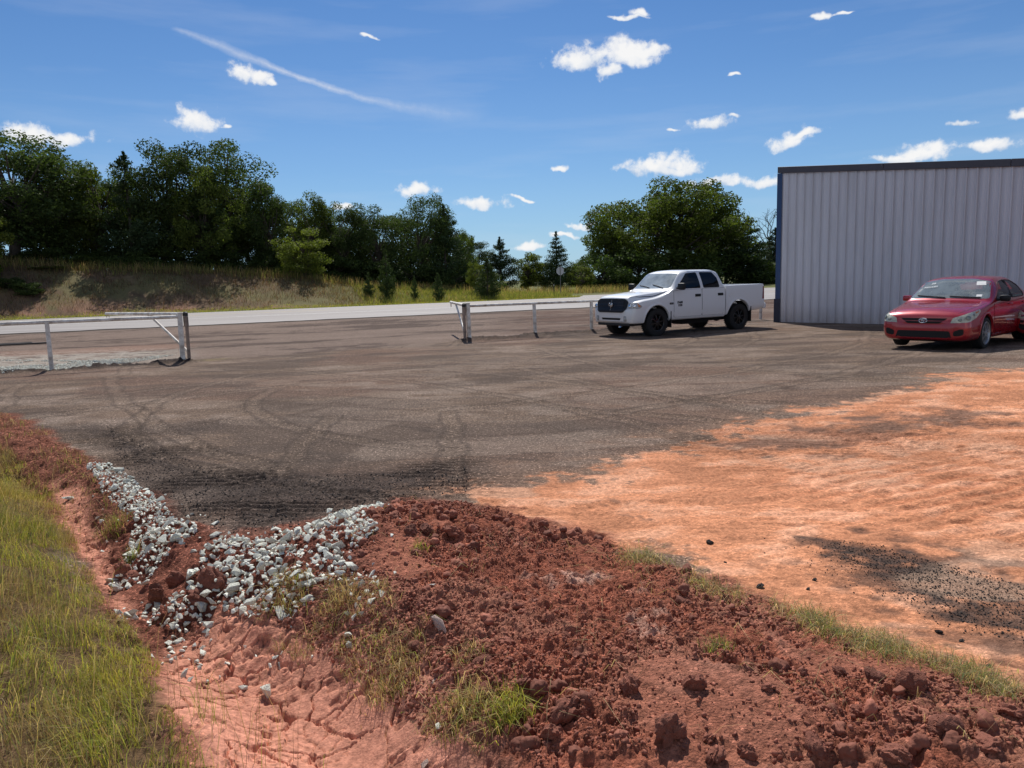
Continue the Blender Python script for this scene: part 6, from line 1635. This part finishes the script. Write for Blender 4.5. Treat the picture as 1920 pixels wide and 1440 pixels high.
    bm = bmesh.new(); add_box(bm, (2.2, 0, .22), (3.9, 1.25, .10)); add_tube(bm, [(CX1, -.7, CR), (CX1, .7, CR)], .04, 8); add_tube(bm, [(CX2, -.7, CR), (CX2, .7, CR)], .05, 8); bm_obj("underbody", bm, m_under, c)
    def on_ws(y, z): h_ = bv_s.ray_cast(Vector((-1, y, z)), Vector((1, 0, 0))); return h_[0], (h_[1] if h_[1].x < 0 else -h_[1])
    for a, b in (((-.62, 1.015), (-.04, 1.045)), ((.04, 1.02), (.62, 1.06))):
        bm = bmesh.new(); add_tube(bm, [sum(((lambda q: q[0] + q[1] * .014)(on_ws(a[0] + (b[0] - a[0]) * t, a[1] + (b[1] - a[1]) * t)),), Vector()) for t in np.linspace(0, 1, 8)], .011, 6); bm_obj("wiper", bm, m_blk, c, angle=40)
    if grille_style == 0:
        m_ppr = simple("white_paper", (.72, .72, .70), .7, var=.12, vscale=20)
        m_chalk = simple("window_marker", (.75, .78, .78), .8)
        panel("window_sticker", bv_s, [(-.60, 1.27), (-.43, 1.27), (-.40, 1.345), (-.56, 1.345)], *XF, .006, m_ppr, ws, 2, skirt=.0)
        panel("window_sticker", bv_s, [(-.63, 1.04), (-.53, 1.04), (-.52, 1.08), (-.62, 1.08)], *XF, .006, m_ppr, ws, 2, skirt=.0)
        for txt, y, z, s_ in (("59", .42, 1.305, .085), ("REDUCED", .44, 1.235, .062)):
            q0, n0 = on_ws(y, z); t = text_obj("windscreen_writing", txt, s_, (0, 0, 0), (0, 0, 0), m_chalk, ws, .0008, .0012)
            zx = Vector((0, -1, 0)); zx = (zx - n0 * zx.dot(n0)).normalized(); zy = n0.cross(zx)
            t.matrix_local = Matrix(((zx.x, zy.x, n0.x, q0.x + n0.x * .010), (zx.y, zy.y, n0.y, q0.y + n0.y * .010), (zx.z, zy.z, n0.z, q0.z + n0.z * .010), (0, 0, 0, 1)))
    return c

def park(root, local, world_uv, ang, zoff=0.0, scale=1.0):
    """put the vehicle so that the local ground point lands on a spot of the lot"""
    p = hit(*world_uv); ca, sa = math.cos(ang), math.sin(ang); lx, ly = local[0] * scale, local[1] * scale
    root.scale = (scale,) * 3
    root.location = (p[0] - (lx * ca - ly * sa), p[1] - (lx * sa + ly * ca), p[2] + zoff); root.rotation_euler = (0, 0, ang)
park(tk, (WX1, -.86), (1227, 630), rad(31), -.01, 1.015)
car1 = sedan("red sedan with price writing on its windscreen, parked at the grey building", 0)
park(car1, (CX1, -.77), (1838, 653), rad(41), -.005, 1.075)
car2 = sedan("dark red car with chrome grille bars, only its front corner visible at the right border", 1)
park(car2, (.10, .70), (1913, 642), rad(41), -.005)
# ------------------------------------------------------------------ daylight and sky
SUN = Vector((-.36, 4.4, 5.2)).normalized()
sd = bpy.data.lights.new("sun", 'SUN'); so = bpy.data.objects.new("sun", sd); COL.objects.link(so)
so.rotation_euler = (-SUN).to_track_quat('-Z', 'Y').to_euler(); sd.energy = 5.0; sd.angle = rad(.53); sd.color = (1.0, .955, .89)
W = bpy.data.worlds.new("World"); SC.world = W; W.use_nodes = True
nt = W.node_tree; nt.nodes.clear()
wo = nd(nt, "ShaderNodeOutputWorld"); bg = nd(nt, "ShaderNodeBackground", Strength=.10); nt.links.new(bg.outputs[0], wo.inputs[0])
sky = nd(nt, "ShaderNodeTexSky", sky_type='NISHITA', sun_disc=False)
el_ = math.asin(SUN.z); az_ = math.atan2(SUN.x, SUN.y)
sky.sun_elevation = el_; sky.sun_rotation = az_; sky.air_density = 1.0; sky.dust_density = .35; sky.ozone_density = 2.2; sky.altitude = 300
tc = nd(nt, "ShaderNodeTexCoord"); D = tc.outputs["Generated"]
def noise(scale, detail=6.0, rough=.6, vec=None, w=0.0):
    n = nd(nt, "ShaderNodeTexNoise", Scale=scale, Detail=detail, Roughness=rough)
    nt.links.new(vec or D, n.inputs["Vector"]); return n
sx = nd(nt, "ShaderNodeSeparateXYZ"); nt.links.new(D, sx.inputs[0])
AZ = mth(nt, 'ARCTAN2', sx.outputs[0], sx.outputs[1]); EL = mth(nt, 'ARCSINE', sx.outputs[2])
nw = noise(22.0, 3.0, .55); sw = nd(nt, "ShaderNodeSeparateColor"); nt.links.new(nw.outputs["Color"], sw.inputs[0])
AZd = mth(nt, 'MULTIPLY_ADD', mth(nt, 'SUBTRACT', sw.outputs[0], .5), .060, AZ)
ELd = mth(nt, 'MULTIPLY_ADD', mth(nt, 'SUBTRACT', sw.outputs[1], .5), .034, EL)
def ae(u, v):
    d = ray(u, v); d = d / np.linalg.norm(d); return math.atan2(d[0], d[1]), math.asin(d[2])
CL = [(1100, 113, 62, 24), (1178, 102, 74, 32), (1150, 135, 26, 18), (1225, 92, 34, 16), (448, 138, 32, 18), (485, 147, 30, 15), (516, 153, 14, 7), (368, 230, 42, 26),
      (70, 256, 42, 18), (120, 262, 52, 18), (1338, 229, 52, 15), (1384, 216, 14, 5), (1472, 264, 46, 20), (1510, 254, 34, 9), (1240, 316, 80, 17), (1262, 302, 40, 22),
      (1340, 342, 46, 13), (1430, 338, 48, 15), (786, 361, 38, 15), (908, 382, 52, 11), (985, 374, 20, 4), (1047, 313, 14, 7), (1690, 300, 62, 11), (1745, 288, 52, 15),
      (1862, 275, 58, 15), (1793, 227, 22, 7), (1912, 217, 16, 12), (1190, 23, 18, 9), (1178, 30, 34, 5), (1548, 33, 20, 6), (1580, 28, 14, 4), (1085, 418, 30, 6), (990, 463, 36, 10), (1060, 440, 34, 8), (690, 67, 16, 4), (720, 418, 26, 9), (420, 243, 10, 4), (640, 392, 30, 10), (1380, 140, 12, 4), (1265, 243, 14, 4)]
M = None; SS = None; ST_ = None
for u, v, hw, hh in CL:
    a, e = ae(u, v); wa = hw / FPX * 1.05; we = hh / FPX * 1.05
    dx = mth(nt, 'MULTIPLY', mth(nt, 'SUBTRACT', AZd, a), 1 / wa); dy = mth(nt, 'MULTIPLY', mth(nt, 'SUBTRACT', ELd, e), 1 / we)
    dyy = mth(nt, 'MAXIMUM', dy, mth(nt, 'MULTIPLY', dy, -1.5))
    d2 = mth(nt, 'MULTIPLY_ADD', dx, dx, mth(nt, 'MULTIPLY', dyy, dyy))
    f = mth(nt, 'SUBTRACT', 1.0, mth(nt, 'SQRT', d2))
    fp = mth(nt, 'MAXIMUM', f, 0.0); sh_ = mth(nt, 'MULTIPLY', fp, dy)
    M = f if M is None else mth(nt, 'MAXIMUM', M, f); SS = sh_ if SS is None else mth(nt, 'ADD', SS, sh_); ST_ = fp if ST_ is None else mth(nt, 'ADD', ST_, fp)
nf = noise(75.0, 9.0, .62); ng = noise(30.0, 6.0, .6)
ff = mth(nt, 'ADD', M, mth(nt, 'MULTIPLY', mth(nt, 'SUBTRACT', nf.outputs["Fac"], .5), 1.5))
ff = mth(nt, 'ADD', ff, mth(nt, 'MULTIPLY', mth(nt, 'SUBTRACT', ng.outputs["Fac"], .5), 1.5))
mask = ramp(nt, ff, [(.0, 0), (.13, .10), (.30, .45), (.52, .85), (.75, .98)])
dyn = mth(nt, 'DIVIDE', SS, mth(nt, 'MAXIMUM', ST_, .02))
ccol = ramp(nt, mth(nt, 'ADD', mth(nt, 'MULTIPLY_ADD', dyn, .42, .48), mth(nt, 'MULTIPLY', mth(nt, 'SUBTRACT', ng.outputs["Fac"], .5), 1.1)), [(.12, (.60, .67, .78)), (.36, (.84, .88, .94)), (.60, (1.0, .995, .99))])
cl_s = nd(nt, "ShaderNodeVectorMath", operation='SCALE'); cl_s.inputs["Scale"].default_value = 9.4; nt.links.new(ccol, cl_s.inputs[0])
# unseen clouds added overhead and behind the viewer for neutral fill light
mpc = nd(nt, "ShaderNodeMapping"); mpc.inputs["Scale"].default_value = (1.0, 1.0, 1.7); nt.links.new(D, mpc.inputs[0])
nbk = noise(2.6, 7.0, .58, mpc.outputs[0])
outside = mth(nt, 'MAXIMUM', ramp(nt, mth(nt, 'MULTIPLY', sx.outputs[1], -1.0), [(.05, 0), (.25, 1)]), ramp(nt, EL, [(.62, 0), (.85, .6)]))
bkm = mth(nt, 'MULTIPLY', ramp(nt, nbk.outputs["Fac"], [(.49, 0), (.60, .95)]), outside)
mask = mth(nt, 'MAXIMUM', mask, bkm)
# vapour trail
pt = np.array([ae(u, v) for u, v in ((318, 53), (360, 66), (410, 86), (470, 107), (540, 136), (600, 158), (660, 178), (700, 190), (800, 206), (930, 222))])
pc = np.polyfit(pt[:, 0], pt[:, 1], 4)
def poly(x):
    acc = float(pc[0])
    for c in pc[1:]: acc = mth(nt, 'MULTIPLY_ADD', acc, x, float(c)) if not isinstance(acc, float) else mth(nt, 'MULTIPLY_ADD', x, acc, float(c))
    return acc
nst = noise(34.0, 7.0, .65)
AZt = mth(nt, 'MULTIPLY_ADD', mth(nt, 'SUBTRACT', nst.outputs["Fac"], .5), .01, AZ)
dt = mth(nt, 'ABSOLUTE', mth(nt, 'ADD', mth(nt, 'SUBTRACT', EL, poly(AZt)), mth(nt, 'MULTIPLY', mth(nt, 'SUBTRACT', nst.outputs["Fac"], .5), .007)))
s0, s1 = pt[0, 0], pt[-1, 0]
tpar = mth(nt, 'MULTIPLY', mth(nt, 'SUBTRACT', AZ, float(s0)), 1 / float(s1 - s0))
wid = ramp(nt, tpar, [(0, .003), (.15, .008), (.35, .0048), (.6, .0060), (.8, .014), (1, .02)])
opa = ramp(nt, tpar, [(0, 0), (.03, .30), (.2, .42), (.38, .62), (.55, .46), (.66, .30), (.85, .18), (1, 0)])
band = mth(nt, 'SUBTRACT', 1.0, mth(nt, 'DIVIDE', dt, wid), clamp=True)
trail = mth(nt, 'MULTIPLY', mth(nt, 'MULTIPLY', band, opa), mth(nt, 'MULTIPLY_ADD', nf.outputs["Fac"], 1.4, .25))
# thin high streaks
mpv = nd(nt, "ShaderNodeMapping"); mpv.inputs["Scale"].default_value = (2.2, 2.2, 17.0); mpv.inputs["Rotation"].default_value = (.0, .07, 0); nt.links.new(D, mpv.inputs[0])
nci = noise(1.6, 7.0, .55, mpv.outputs[0]); cir = ramp(nt, nci.outputs["Fac"], [(.50, 0), (.75, .12)])
hz = ramp(nt, EL, [(.0, .62), (.06, .40), (.14, .20), (.25, .06), (.35, 0)])
wisp = mth(nt, 'MAXIMUM', trail, cir)
tint = mixc(nt, 1.0, sky.outputs[0], (.37, .59, .84), 'MULTIPLY')
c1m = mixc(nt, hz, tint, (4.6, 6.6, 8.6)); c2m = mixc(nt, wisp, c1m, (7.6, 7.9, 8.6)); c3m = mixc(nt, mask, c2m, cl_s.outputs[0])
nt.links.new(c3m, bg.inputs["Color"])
SC.view_settings.view_transform = 'Standard'; SC.view_settings.look = 'None'; SC.view_settings.exposure = 0.0; SC.view_settings.gamma = 1.0
SC.cycles.max_bounces = 8; SC.cycles.transparent_max_bounces = 12
